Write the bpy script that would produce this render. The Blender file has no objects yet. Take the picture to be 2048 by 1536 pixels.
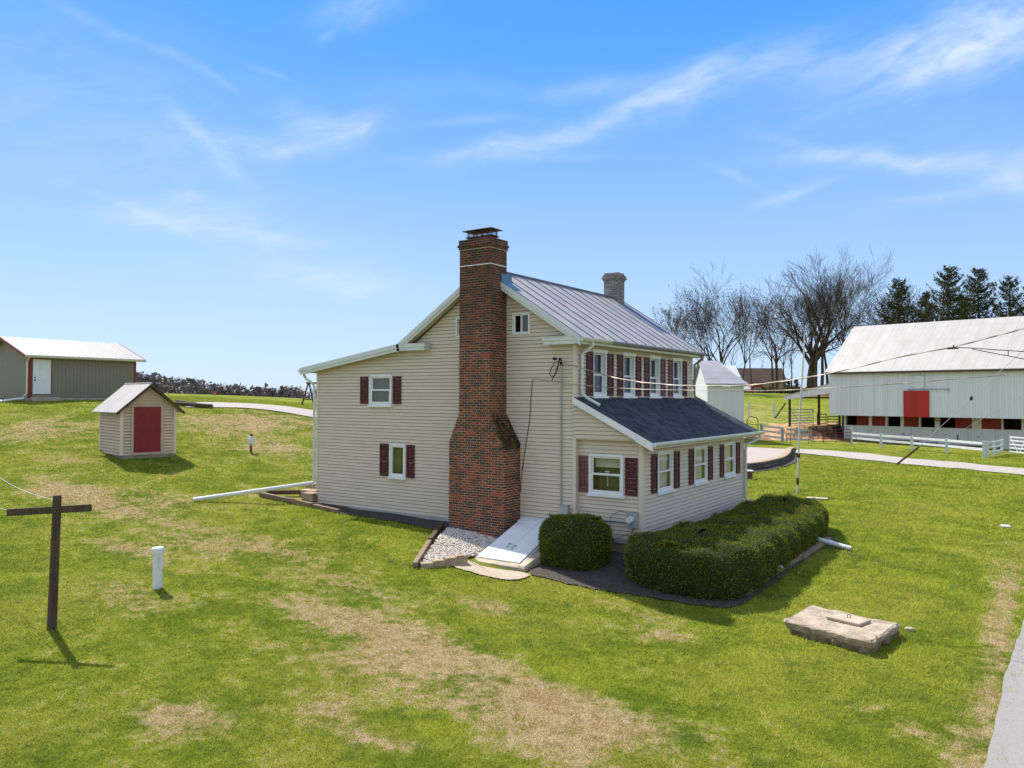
import bpy, bmesh, math, random
import numpy as np
from mathutils import Vector, Matrix
R_ = math.radians
random.seed(7); rng = np.random.default_rng(11)
scn = bpy.context.scene
COL = scn.collection
# ------------------------------------------------------------------ camera frame (house axes: X along gable, Y along front, Z up)
CAM = np.array([10.176, -17.762, 4.0])
VW = np.array([-0.56641, 0.82413, 0.0])      # horizontal view direction
RT = np.array([0.82413, 0.56641, 0.0])       # horizontal right
def at(px, T):                                # ground-plan point at viewing distance T under photo column px
    p = CAM + T * (VW + RT * (px - 1024) / 1560.0)
    return float(p[0]), float(p[1])
# ------------------------------------------------------------------ terrain
CT = np.array([(0,0,-.4),(0,6,-.4),(10,4,-.45),(-10,4,-.2),(6.5,12,-.4),(9.5,12,-.42),(-7.7,13,0),(-7,15.4,.08),(2.9,19.2,-.02),(3.2,17,-.3),(5,16,-.35),(1.0,17.2,-.25),(-.5,17.8,-.18),(-1.5,20.5,.20),(-.46,19.07,-.12),(-6.4,25.7,.45),(12,20,-.25),(11.5,31.7,.05),(20,30,.0),(8,26,.0),
(-14.7,29.5,1.6),(-11,33,1.6),(-15,45,3.35),(-11.4,45,2.95),(-28,46,3.6),(-24,51,3.65),(-31,70,4.2),(-18,70,3.65),(-22,33,1.9),(-20,20,.7),(-13,21,.6),(-6,20,.28),
(0,45,1.2),(10,60,.6),(17,45,.2),(30,70,.05),(42,70,.0),(26,40,.1),(26,55,.05),(36,100,1.6),(46,150,4.8),(64,195,5.05),(68,212,5.2),(20,150,4.6),(80,150,4),(85,250,5.8),(-30,150,2.5),(-70,150,2.5),(0,150,4),(-100,300,1),(0,400,3),(100,400,6),(300,300,5),(-300,200,1),(-60,60,4),(60,20,0),(60,60,.0),(-50,0,.3),(50,-30,-.4),(-50,-50,0),(0,-30,-.4),(0,800,2),(-600,600,0),(600,600,6)], float)
def _k(d2): return np.where(d2 > 1e-9, 0.5 * d2 * np.log(d2 + 1e-12), 0)
_n = len(CT); _P = CT[:, :2] / 50
_K = _k(((_P[:, None] - _P[None]) ** 2).sum(-1)) + np.eye(_n) * 3e-4
_Q = np.hstack([np.ones((_n, 1)), _P])
_W = np.linalg.solve(np.block([[_K, _Q], [_Q.T, np.zeros((3, 3))]]), np.concatenate([CT[:, 2], np.zeros(3)]))
def gzs(X, Y):
    X = np.asarray(X, float).ravel(); Y = np.asarray(Y, float).ravel()
    dx = X - CAM[0]; dy = Y - CAM[1]
    p = np.stack([dx * RT[0] + dy * RT[1], dx * VW[0] + dy * VW[1]], -1) / 50
    out = np.empty(len(X))
    for i in range(0, len(X), 20000):
        q = p[i:i+20000]
        out[i:i+20000] = _k(((q[:, None] - _P[None]) ** 2).sum(-1)) @ _W[:_n] + _W[_n] + q @ _W[_n+1:]
    return out
def gz(X, Y): return float(gzs([X], [Y])[0])
# ------------------------------------------------------------------ mesh helpers
class MB:
    def __init__(s): s.v = []; s.f = []
    def face(s, pts):
        n = len(s.v); s.v.extend([tuple(map(float, p)) for p in pts]); s.f.append(tuple(range(n, n + len(pts))))
    def box(s, x0, x1, y0, y1, z0, z1):
        s.hexa([(x0,y0,z0),(x1,y0,z0),(x1,y1,z0),(x0,y1,z0)], [(x0,y0,z1),(x1,y0,z1),(x1,y1,z1),(x0,y1,z1)])
    def hexa(s, a, b):
        n = len(s.v); s.v.extend([tuple(map(float, p)) for p in list(a) + list(b)]); k = len(a)
        s.f.append(tuple(n + i for i in reversed(range(k)))); s.f.append(tuple(n + k + i for i in range(k)))
        for i in range(k):
            j = (i + 1) % k; s.f.append((n + i, n + j, n + k + j, n + k + i))
    def prism(s, poly, fa, fb):               # poly: 2-D outline; fa/fb map (u,w) to the two end faces
        s.hexa([fa(*p) for p in poly], [fb(*p) for p in poly])
    def bar(s, a, b, w, h, up=(0, 0, 1)):     # rectangular bar between two points
        a = Vector(a); b = Vector(b); d = (b - a).normalized(); u = Vector(up)
        sd = d.cross(u)
        if sd.length < 1e-4: sd = d.cross(Vector((1, 0, 0)))
        sd.normalize(); u = sd.cross(d).normalized()
        c = [sd * (w/2) + u * (h/2), -sd * (w/2) + u * (h/2), -sd * (w/2) - u * (h/2), sd * (w/2) - u * (h/2)]
        s.hexa([a + q for q in c], [b + q for q in c])
    def tube(s, pts, r, n=8, cap=True):
        pts = [Vector(p) for p in pts]; m = len(pts)
        rs = r if isinstance(r, (list, tuple)) else [r] * m
        base = len(s.v); prev = None
        for i, p in enumerate(pts):
            d = (pts[min(i+1, m-1)] - pts[max(i-1, 0)]).normalized()
            if prev is None:
                a = d.cross(Vector((0, 0, 1)))
                if a.length < 1e-3: a = d.cross(Vector((1, 0, 0)))
                a.normalize()
            else:
                a = (prev - d * prev.dot(d))
                if a.length < 1e-4: a = d.cross(Vector((1, 0, 0)))
                a.normalize()
            prev = a; b = d.cross(a)
            for k in range(n):
                t = 2 * math.pi * k / n; q = p + (a * math.cos(t) + b * math.sin(t)) * rs[i]
                s.v.append((q.x, q.y, q.z))
        for i in range(m - 1):
            for k in range(n):
                k2 = (k + 1) % n
                s.f.append((base + i*n + k, base + i*n + k2, base + (i+1)*n + k2, base + (i+1)*n + k))
        if cap:
            s.f.append(tuple(base + k for k in reversed(range(n)))); s.f.append(tuple(base + (m-1)*n + k for k in range(n)))
    def lathe(s, prof, c=(0, 0, 0), n=24):     # prof: (radius, z)
        base = len(s.v)
        for r, z in prof:
            for k in range(n):
                t = 2*math.pi*k/n; s.v.append((c[0] + r*math.cos(t), c[1] + r*math.sin(t), c[2] + z))
        for i in range(len(prof)-1):
            for k in range(n):
                k2 = (k+1) % n; s.f.append((base+i*n+k, base+i*n+k2, base+(i+1)*n+k2, base+(i+1)*n+k))
        s.f.append(tuple(base + k for k in reversed(range(n)))); s.f.append(tuple(base + (len(prof)-1)*n + k for k in range(n)))
def boxuv(me):
    if not me.polygons: return
    nl = len(me.loops)
    uv = me.uv_layers.new(name='UVMap')
    co = np.empty(len(me.vertices) * 3); me.vertices.foreach_get('co', co); co = co.reshape(-1, 3)
    li = np.empty(nl, int); me.loops.foreach_get('vertex_index', li)
    nrm = np.empty(len(me.polygons) * 3); me.polygons.foreach_get('normal', nrm); nrm = np.abs(nrm.reshape(-1, 3))
    tot = np.empty(len(me.polygons), int); me.polygons.foreach_get('loop_total', tot)
    pn = np.repeat(nrm, tot, axis=0); P = co[li]
    ax = pn.argmax(1)
    U = np.where(ax == 0, P[:, 1], P[:, 0]); V = np.where(ax == 2, P[:, 1], P[:, 2])
    uv.data.foreach_set('uv', np.stack([U, V], -1).ravel())
def build(name, mb, mat, parent=None, loc=None, rz=None, smooth=False, bevel=0):
    me = bpy.data.meshes.new(name); me.from_pydata(mb.v, [], mb.f); me.update()
    bm = bmesh.new(); bm.from_mesh(me); bmesh.ops.recalc_face_normals(bm, faces=bm.faces); bm.to_mesh(me); bm.free()
    boxuv(me)
    if smooth: me.polygons.foreach_set('use_smooth', [True] * len(me.polygons))
    me.materials.append(mat)
    o = bpy.data.objects.new(name, me); COL.objects.link(o)
    if parent: o.parent = parent
    if loc is not None: o.location = loc
    if rz is not None: o.rotation_euler = (0, 0, rz)
    if bevel:
        m = o.modifiers.new('bevel', 'BEVEL'); m.width = bevel; m.segments = 2; m.limit_method = 'ANGLE'
    return o
def tag(o, label, cat, group=None, kind=None):
    if label: o['label'] = label
    if cat: o['category'] = cat
    if group: o['group'] = group
    if kind: o['kind'] = kind
    return o
def thing(name, label, cat, loc=(0, 0, 0), rz=0, group=None):
    o = bpy.data.objects.new(name, None); o.empty_display_size = .3; COL.objects.link(o)
    o.location = loc; o.rotation_euler = (0, 0, rz)
    return tag(o, label, cat, group)
def copytree(root, loc, rz, label=None, scale=None):
    r = root.copy(); COL.objects.link(r); r.location = loc; r.rotation_euler = (0, 0, rz)
    if label: r['label'] = label
    if scale: r.scale = (scale,) * 3
    for ch in list(root.children):
        c = ch.copy(); COL.objects.link(c); c.parent = r
        for g in list(ch.children):
            d = g.copy(); COL.objects.link(d); d.parent = c
    return r
# ------------------------------------------------------------------ materials
class NT:
    def __init__(s, name):
        s.m = bpy.data.materials.new(name); s.m.use_nodes = True; s.t = s.m.node_tree; s.t.nodes.clear()
        s.out = s.t.nodes.new('ShaderNodeOutputMaterial')
    def n(s, typ, **kw):
        nd = s.t.nodes.new(typ)
        for k, v in kw.items():
            if k in nd.inputs.keys() if isinstance(k, str) else False: pass
            setattr(nd, k, v)
        return nd
    def link(s, a, b): s.t.links.new(a, b)
    def coord(s, kind='Object'):
        if kind == 'Pos': return s.t.nodes.new('ShaderNodeNewGeometry').outputs['Position']
        return s.t.nodes.new('ShaderNodeTexCoord').outputs[kind]
    def noise(s, vec, scale, detail=4, rough=.55, dist=0):
        nd = s.t.nodes.new('ShaderNodeTexNoise'); nd.inputs['Scale'].default_value = scale
        nd.inputs['Detail'].default_value = detail; nd.inputs['Roughness'].default_value = rough; nd.inputs['Distortion'].default_value = dist
        if vec is not None: s.link(vec, nd.inputs['Vector'])
        return nd.outputs['Fac']
    def mapv(s, vec, sc=(1, 1, 1), loc=(0, 0, 0), rot=(0, 0, 0)):
        nd = s.t.nodes.new('ShaderNodeMapping'); nd.inputs['Scale'].default_value = sc; nd.inputs['Location'].default_value = loc; nd.inputs['Rotation'].default_value = rot
        s.link(vec, nd.inputs['Vector']); return nd.outputs['Vector']
    def math(s, op, a, b=None, c=None, clamp=False):
        nd = s.t.nodes.new('ShaderNodeMath'); nd.operation = op; nd.use_clamp = clamp
        for i, x in enumerate((a, b, c)):
            if x is None: continue
            if isinstance(x, (int, float)): nd.inputs[i].default_value = x
            else: s.link(x, nd.inputs[i])
        return nd.outputs[0]
    def smooth(s, x, a, b, lo=0, hi=1):
        nd = s.t.nodes.new('ShaderNodeMapRange'); nd.interpolation_type = 'SMOOTHSTEP'
        nd.inputs['From Min'].default_value = a; nd.inputs['From Max'].default_value = b
        nd.inputs['To Min'].default_value = lo; nd.inputs['To Max'].default_value = hi
        s.link(x, nd.inputs['Value']); return nd.outputs['Result']
    def mix(s, f, a, b, blend='MIX'):
        nd = s.t.nodes.new('ShaderNodeMix'); nd.data_type = 'RGBA'; nd.blend_type = blend
        for k, x in ((0, f), (6, a), (7, b)):
            if isinstance(x, (int, float)): nd.inputs[k].default_value = x
            elif isinstance(x, tuple): nd.inputs[k].default_value = (*x[:3], 1)
            else: s.link(x, nd.inputs[k])
        return nd.outputs[2]
    def sep(s, vec):
        nd = s.t.nodes.new('ShaderNodeSeparateXYZ'); s.link(vec, nd.inputs[0]); return nd.outputs
    def comb(s, x, y, z):
        nd = s.t.nodes.new('ShaderNodeCombineXYZ')
        for i, q in enumerate((x, y, z)):
            if isinstance(q, (int, float)): nd.inputs[i].default_value = q
            else: s.link(q, nd.inputs[i])
        return nd.outputs[0]
    def attr(s, name):
        nd = s.t.nodes.new('ShaderNodeAttribute'); nd.attribute_name = name; return nd.outputs['Fac']
    def bump(s, h, strength=.3, dist=.02):
        nd = s.t.nodes.new('ShaderNodeBump'); nd.inputs['Strength'].default_value = strength; nd.inputs['Distance'].default_value = dist
        s.link(h, nd.inputs['Height']); return nd.outputs['Normal']
    def white(s, vec):
        nd = s.t.nodes.new('ShaderNodeTexWhiteNoise'); nd.noise_dimensions = '3D'; s.link(vec, nd.inputs['Vector']); return nd.outputs['Value']
    def bsdf(s, col, rough=.7, metal=0, normal=None, spec=.3):
        nd = s.t.nodes.new('ShaderNodeBsdfPrincipled')
        for k, x in (('Base Color', col), ('Roughness', rough), ('Metallic', metal)):
            if isinstance(x, (int, float)): nd.inputs[k].default_value = x
            elif isinstance(x, tuple): nd.inputs[k].default_value = (*x[:3], 1)
            else: s.link(x, nd.inputs[k])
        nd.inputs['Specular IOR Level'].default_value = spec
        if normal is not None: s.link(normal, nd.inputs['Normal'])
        s.link(nd.outputs[0], s.out.inputs[0]); return nd
def mul(c, k): return tuple(min(1, x * k) for x in c)
def plain(name, col, rough=.7, var=.18, scale=3, metal=0, bump=.0, bscale=40, spec=.3, stretch=(1, 1, 1), dirt=None, dirtamt=.3):
    t = NT(name); v = t.mapv(t.coord('Object'), stretch)
    f = t.noise(v, scale, 5, .6); f2 = t.noise(v, scale * 9, 3)
    c = t.mix(t.smooth(f, .3, .7), mul(col, 1 - var), mul(col, 1 + var))
    c = t.mix(t.math('MULTIPLY', t.smooth(f2, .45, .75), .5 * var / .18 * .5), c, mul(col, .7))
    if dirt: c = t.mix(t.math('MULTIPLY', t.smooth(t.noise(v, scale * 2.3, 6, .7), .5, .72), dirtamt), c, dirt)
    nr = t.bump(t.noise(v, bscale, 4), bump, .01) if bump else None
    t.bsdf(c, rough, metal, nr, spec); return t.m
def wood(name, col, var=.3, axis=2, rough=.85):
    t = NT(name); st = [14, 14, 14]; st[axis] = 1.2
    v = t.mapv(t.coord('Object'), tuple(st)); f = t.noise(v, 2.2, 5, .65, .4); g = t.noise(t.coord('Object'), 2.0, 3)
    c = t.mix(t.smooth(f, .3, .7), mul(col, 1 - var), mul(col, 1 + var)); c = t.mix(t.math('MULTIPLY', t.smooth(g, .4, .7), .35), c, mul(col, .6))
    t.bsdf(c, rough, 0, t.bump(f, .5, .006), .2); return t.m
def boards(name, col, width=.2, gap=.05, var=.08, dark=.45, weather=None, wamt=.4, bump=.4, gapvar=True):
    t = NT(name); uv = t.coord('UV'); x = t.sep(uv)[0]
    k = t.math('DIVIDE', x, width); fl = t.math('FLOOR', k); fr = t.math('FRACT', k)
    rnd = t.white(t.comb(fl, 3.1, 1.7))
    edge = t.math('LESS_THAN', fr, gap)
    if gapvar: edge = t.math('MULTIPLY', edge, t.smooth(t.noise(t.comb(t.math('MULTIPLY', fl, 3.3), t.sep(uv)[1], 0), .9, 3), .34, .62, .25, 1))
    c = t.mix(rnd, mul(col, 1 - var), mul(col, 1 + var))
    n = t.noise(t.mapv(t.coord('Object'), (6, 6, .8)), 1.6, 5, .65)
    if weather: c = t.mix(t.math('MULTIPLY', t.smooth(n, .5, .75), wamt), c, weather)
    c = t.mix(t.math('MULTIPLY', edge, dark), c, mul(col, .18))
    t.bsdf(c, .75, 0, t.bump(t.math('SUBTRACT', 1, edge), bump, .01), .2); return t.m
def corr(name, col, pitch=.23, rough=.5, depth=.02, var=.1, stain=None, axis=0, metal=0, samt=.4, spec=.4):
    t = NT(name); uv = t.sep(t.coord('UV'))[axis]
    k = t.math('FRACT', t.math('DIVIDE', uv, pitch))
    rib = t.math('SUBTRACT', t.smooth(k, .0, .12), t.smooth(k, .28, .40))
    n = t.noise(t.mapv(t.coord('Object'), (1, 1, 1)), .9, 6, .65); n2 = t.noise(t.mapv(t.coord('Object'), (3, .4, 1)), 2.5, 5, .65)
    c = t.mix(t.smooth(n, .3, .7), mul(col, 1 - var), mul(col, 1 + var))
    if stain: c = t.mix(t.math('MULTIPLY', t.smooth(n2, .5, .74), samt), c, stain)
    t.bsdf(c, rough, metal, t.bump(rib, 1.0, depth), spec); return t.m
def brickmat(name, c1, c2, c3, mortar, bw=.205, bh=.0677, ms=.015, stain=True, rough=.9):
    t = NT(name); uv = t.coord('UV')
    def br(a, b, seedoff):
        nd = t.n('ShaderNodeTexBrick'); nd.offset = .5
        nd.inputs['Color1'].default_value = (*a, 1); nd.inputs['Color2'].default_value = (*b, 1); nd.inputs['Mortar'].default_value = (*mortar, 1)
        nd.inputs['Scale'].default_value = 1; nd.inputs['Mortar Size'].default_value = ms / 2; nd.inputs['Mortar Smooth'].default_value = .15; nd.inputs['Bias'].default_value = seedoff
        nd.inputs['Brick Width'].default_value = bw; nd.inputs['Row Height'].default_value = bh
        t.link(uv, nd.inputs['Vector']); return nd
    s_ = t.sep(uv)
    row = t.math('FLOOR', t.math('DIVIDE', s_[1], bh)); off = t.math('MULTIPLY', t.math('MODULO', row, 2), .5)
    colm = t.math('FLOOR', t.math('SUBTRACT', t.math('DIVIDE', s_[0], bw), off))
    r1 = t.white(t.comb(row, colm, 2.5)); r2 = t.white(t.comb(row, colm, 9.5))
    base = t.mix(r1, c1, c2); base = t.mix(t.smooth(r2, .45, .6), base, c3)
    b = br((1, 1, 1), (1, 1, 1), 0)
    n = t.noise(t.coord('Object'), 25, 4)
    base = t.mix(t.math('MULTIPLY', n, .5), base, mul(c3, .7))
    mort = t.mix(t.smooth(t.noise(t.coord('Object'), 3, 4), .35, .65), mul(mortar, .6), mortar)
    c = t.mix(b.outputs['Fac'], base, mort)
    if stain:
        P = t.sep(t.coord('Object'))
        top = t.smooth(P[2], 4.2, 7.4)                       # soot and damp near the chimney head
        c = t.mix(t.math('MULTIPLY', top, .5), c, mul(c3, .55))
        # moss and soot running down the right-hand shoulder
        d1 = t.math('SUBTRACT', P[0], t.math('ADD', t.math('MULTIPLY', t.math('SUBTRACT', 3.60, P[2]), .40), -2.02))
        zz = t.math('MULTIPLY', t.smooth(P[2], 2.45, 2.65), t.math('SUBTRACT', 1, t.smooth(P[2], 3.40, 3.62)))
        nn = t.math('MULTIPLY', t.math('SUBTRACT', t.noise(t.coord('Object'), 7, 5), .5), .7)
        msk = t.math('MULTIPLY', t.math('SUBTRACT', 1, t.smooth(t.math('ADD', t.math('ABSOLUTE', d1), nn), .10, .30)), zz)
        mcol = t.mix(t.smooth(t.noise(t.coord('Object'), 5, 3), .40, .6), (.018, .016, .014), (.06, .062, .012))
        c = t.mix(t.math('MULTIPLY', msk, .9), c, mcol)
    t.bsdf(c, rough, 0, t.bump(t.math('SUBTRACT', 1, b.outputs['Fac']), .6, .008), .2); return t.m
def lawnmat(name, blade=False):
    t = NT(name); P = t.coord('Pos')
    P2 = t.mapv(P, (1, 1, .2))
    a = t.noise(P2, .22, 4, .6, .3); b = t.noise(P2, .9, 6, .62, .5); c = t.noise(P2, 4.5, 5, .65); d = t.noise(P2, 26, 4, .7)
    g = t.mix(t.smooth(t.math('ADD', t.math('MULTIPLY', b, .6), t.math('MULTIPLY', c, .4)), .36, .62), (.150, .225, .016), (.37, .42, .035))
    g = t.mix(t.math('MULTIPLY', t.smooth(a, .42, .68), .55), g, (.46, .44, .07))
    g = t.mix(t.math('MULTIPLY', t.smooth(t.noise(P2, 1.7, 4), .56, .7), .5), g, (.10, .18, .03))
    straw = t.mix(t.smooth(t.math('ADD', t.math('MULTIPLY', c, .5), t.math('MULTIPLY', d, .5)), .38, .62), (.48, .32, .15), (.72, .555, .31))
    dry = t.attr('dry')
    k = t.math('ADD', t.math('ADD', t.math('MULTIPLY', dry, .36), t.math('MULTIPLY', b, .70)), t.math('ADD', t.math('MULTIPLY', c, .62), t.math('MULTIPLY', d, .30)))
    k = t.smooth(k, .89, 1.15)
    col = t.mix(k, g, straw)
    if blade:
        r = t.attr('rnd')
        col = t.mix(r, t.mix(.30, col, (.03, .05, .004)), t.mix(.22, col, (.65, .62, .18)))
        col = t.mix(t.smooth(r, .90, .97), col, (.60, .45, .22))
        geo = t.t.nodes.new('ShaderNodeNewGeometry')
        vm = t.t.nodes.new('ShaderNodeVectorMath'); vm.operation = 'MULTIPLY_ADD'
        t.link(geo.outputs['Normal'], vm.inputs[0]); vm.inputs[1].default_value = (.6, .6, .6); vm.inputs[2].default_value = (0, 0, .7)
        nm = t.t.nodes.new('ShaderNodeVectorMath'); nm.operation = 'NORMALIZE'; t.link(vm.outputs[0], nm.inputs[0])
        df = t.t.nodes.new('ShaderNodeBsdfDiffuse'); tr = t.t.nodes.new('ShaderNodeBsdfTranslucent')
        t.link(col, df.inputs[0]); t.link(col, tr.inputs[0]); t.link(nm.outputs[0], df.inputs['Normal'])
        ms = t.t.nodes.new('ShaderNodeMixShader'); ms.inputs[0].default_value = .4
        t.link(df.outputs[0], ms.inputs[1]); t.link(tr.outputs[0], ms.inputs[2]); t.link(ms.outputs[0], t.out.inputs[0])
    else:
        col = t.mix(t.smooth(t.noise(P2, 55, 3, .7), .38, .68), mul((1, 1, 1), .55), (1, 1, 1)) if False else col
        dk = t.smooth(t.noise(P2, 42, 4, .75), .30, .62, .26, .80)
        nd = t.t.nodes.new('ShaderNodeVectorMath'); nd.operation = 'SCALE'; t.link(col, nd.inputs[0]); t.link(dk, nd.inputs['Scale'])
        h = t.math('ADD', t.math('MULTIPLY', d, .5), t.math('ADD', t.noise(P2, 60, 4, .7), t.math('MULTIPLY', c, .9)))
        t.bsdf(nd.outputs[0], .95, 0, t.bump(h, .9, .05), .05)
    return t.m
def glassmat(name, tint=(.02, .024, .028), clear=.0):
    t = NT(name)
    gl = t.t.nodes.new('ShaderNodeBsdfGlossy'); gl.inputs['Roughness'].default_value = .02; gl.inputs[0].default_value = (.9, .95, 1, 1)
    tr = t.t.nodes.new('ShaderNodeBsdfTransparent'); tr.inputs[0].default_value = (.86, .9, .9, 1)
    g = t.t.nodes.new('ShaderNodeNewGeometry'); dt = t.t.nodes.new('ShaderNodeVectorMath'); dt.operation = 'DOT_PRODUCT'
    t.link(g.outputs['Normal'], dt.inputs[0]); t.link(g.outputs['Incoming'], dt.inputs[1])
    f = t.math('MULTIPLY_ADD', t.math('POWER', t.math('SUBTRACT', 1, t.math('ABSOLUTE', dt.outputs['Value'])), 5), .92, .07)
    ms = t.t.nodes.new('ShaderNodeMixShader'); t.link(f, ms.inputs[0]); t.link(tr.outputs[0], ms.inputs[1]); t.link(gl.outputs[0], ms.inputs[2])
    t.link(ms.outputs[0], t.out.inputs[0]); return t.m
def leafmat(name, dark, light, trans=.25, tipw=0):
    t = NT(name); P = t.coord('Object'); r = t.attr('rnd')
    c = t.mix(r, dark, light); c = t.mix(t.math('MULTIPLY', t.smooth(t.noise(P, 3.0, 4), .4, .65), .5), c, mul(dark, .9))
    df = t.t.nodes.new('ShaderNodeBsdfDiffuse'); tr = t.t.nodes.new('ShaderNodeBsdfTranslucent'); t.link(c, df.inputs[0]); t.link(c, tr.inputs[0])
    ms = t.t.nodes.new('ShaderNodeMixShader'); ms.inputs[0].default_value = trans
    t.link(df.outputs[0], ms.inputs[1]); t.link(tr.outputs[0], ms.inputs[2]); t.link(ms.outputs[0], t.out.inputs[0]); return t.m
SIDING = (.60, .515, .41)
M = {}
M['siding'] = plain('vinyl_siding', SIDING, .55, .05, 1.2, spec=.3, stretch=(1, 1, 6))
M['trim_tan'] = plain('tan_trim', (.64, .55, .44), .5, .04, 1.5)
M['white'] = plain('white_paint', (.74, .75, .75), .5, .04, 2, dirt=(.45, .44, .40), dirtamt=.15)
M['alum'] = plain('white_aluminium', (.60, .63, .61), .4, .05, 2, dirt=(.35, .34, .30), dirtamt=.2)
M['gutter'] = plain('cream_gutter', (.60, .58, .48), .4, .06, 2, dirt=(.3, .27, .2), dirtamt=.25)
M['soffit'] = plain('tan_soffit', (.50, .45, .34), .6, .05, 2)
M['shutter'] = plain('maroon_shutter', (.085, .018, .022), .55, .15, 3, dirt=(.17, .07, .06), dirtamt=.25)
M['shutter_worn'] = plain('faded_shutter', (.16, .07, .07), .7, .15, 3)
M['glass'] = glassmat('window_glass')
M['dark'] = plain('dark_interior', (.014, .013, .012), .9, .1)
M['curtain'] = plain('cream_curtain', (.52, .46, .34), .9, .12, 4, stretch=(6, 6, .5))
M['curtain2'] = plain('olive_curtain', (.16, .135, .065), .9, .25, 4, stretch=(6, 6, .5))
M['blind'] = plain('beige_blind', (.60, .55, .45), .85, .05, 3)
M['brick'] = brickmat('red_brick', (.36, .078, .030), (.19, .052, .030), (.075, .045, .036), (.44, .33, .235))
M['wbrick'] = brickmat('painted_brick', (.36, .34, .30), (.30, .29, .27), (.22, .20, .19), (.10, .10, .10), stain=False, ms=.014)
M['roofmetal'] = corr('old_metal_roof', (.36, .345, .34), 50, .5, .0, .16, (.40, .28, .21), metal=.05, samt=.6)
M['seam'] = plain('roof_seam', (.20, .19, .20), .5, .2, 2)
M['ridge'] = plain('ridge_cap', (.12, .13, .17), .5, .15, 2)
M['flash'] = plain('blue_flashing', (.12, .20, .30), .45, .15, 3, metal=.2)
M['bluetar'] = plain('blue_coating', (.035, .10, .21), .6, .3, 5)
def shingle():
    t = NT('asphalt_shingle'); uv = t.coord('UV')
    nd = t.n('ShaderNodeTexBrick'); nd.offset = .5
    for k, v_ in (('Scale', 1), ('Mortar Size', .006), ('Brick Width', .30), ('Row Height', .125), ('Bias', 0.0), ('Mortar Smooth', .3)): nd.inputs[k].default_value = v_
    sw = t.comb(t.sep(uv)[1], t.sep(uv)[0], 0); t.link(sw, nd.inputs['Vector'])
    s_ = t.sep(sw); row = t.math('FLOOR', t.math('DIVIDE', s_[1], .125)); cl = t.math('FLOOR', t.math('DIVIDE', s_[0], .15))
    r = t.white(t.comb(row, cl, 1.5)); n = t.noise(t.mapv(t.coord('Object'), (.5, 1.6, .5)), 1.4, 5, .6)
    c = t.mix(r, (.028, .033, .042), (.068, .075, .088)); c = t.mix(t.math('MULTIPLY', t.smooth(n, .5, .72), .55), c, (.11, .12, .125))
    c = t.mix(t.math('MULTIPLY', nd.outputs['Fac'], .6), c, (.015, .017, .02))
    t.bsdf(c, .95, 0, t.bump(t.math('ADD', t.noise(t.coord('Object'), 120, 2), t.math('MULTIPLY', r, .8)), .6, .01), .15); return t.m
M['shingle'] = shingle()
M['concrete'] = plain('old_concrete', (.42, .35, .26), .9, .2, 2.5, bump=.4, bscale=60, dirt=(.22, .19, .14), dirtamt=.5)
M['concrete_pale'] = plain('pale_concrete', (.40, .325, .24), .9, .12, 2.5, bump=.3, bscale=80, dirt=(.35, .3, .22), dirtamt=.35)
M['found'] = plain('stone_foundation', (.27, .235, .17), .9, .25, 4, bump=.5, bscale=12, dirt=(.12, .11, .09), dirtamt=.5)
M['skirt'] = plain('grey_skirt_board', (.34, .35, .32), .7, .08, 2)
M['grey'] = plain('grey_metal', (.36, .39, .40), .4, .08, 4, metal=.3)
M['black'] = plain('black_rubber', (.018, .018, .018), .6, .1)
M['rust'] = plain('rusty_metal', (.095, .055, .035), .7, .35, 9)
M['timber'] = wood('weathered_timber', (.24, .185, .115), .3, 1)
M['timberx'] = wood('weathered_timber_x', (.21, .15, .095), .3, 0)
M['timberdark'] = wood('dark_timber', (.085, .06, .042), .35, 2)
M['pvc'] = plain('white_pvc', (.70, .71, .72), .35, .04, 3, dirt=(.4, .38, .3), dirtamt=.25)
M['pebble'] = plain('pale_pebble', (.60, .54, .46), .8, .22, 30)
M['block'] = plain('edging_block', (.36, .27, .18), .9, .25, 6, bump=.6, bscale=50, dirt=(.14, .12, .08), dirtamt=.5)
M['mulch'] = plain('dark_mulch', (.062, .052, .045), .95, .4, 14, bump=1.0, bscale=30)
M['gravel'] = plain('pale_gravel', (.36, .32, .29), .95, .1, 8, bump=.6, bscale=120)
M['asphalt'] = plain('grey_asphalt', (.275, .255, .24), .95, .07, 20, bump=.8, bscale=130, dirt=(.26, .25, .24), dirtamt=.3)
M['paver'] = plain('pink_paving', (.37, .31, .27), .9, .08, 5, bump=.3, bscale=60)
M['shedroof'] = plain('weathered_shed_roof', (.40, .37, .345), .6, .16, 1.6, stretch=(6, .7, .7), dirt=(.22, .18, .16), dirtamt=.7)
M['garageroof'] = corr('white_ribbed_roof', (.33, .30, .275), .30, .5, .035, .06, axis=1)
M['garagewall'] = corr('ribbed_tan_steel', (.215, .185, .135), .23, .5, .02, .05, axis=0)
M['maroon'] = plain('maroon_paint', (.20, .015, .022), .5, .1, 3)
M['redtrim'] = plain('red_trim', (.22, .035, .025), .5, .12, 3)
M['reddoor'] = boards('red_board_door', (.42, .035, .03), .18, .05, .1, .35, gapvar=False)
M['redpanel'] = boards('dull_red_panel', (.22, .032, .03), .3, .03, .1, .3, gapvar=False)
M['barnboard'] = boards('white_barn_board', (.68, .68, .70), .21, .055, .06, .8, (.56, .55, .56), .3)
M['barnlow'] = boards('white_stable_board', (.62, .63, .63), .95, .012, .04, .5, (.40, .38, .34), .35)
M['granary'] = boards('white_granary_board', (.56, .57, .58), .13, .03, .05, .3, (.45, .45, .46), .3)
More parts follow.
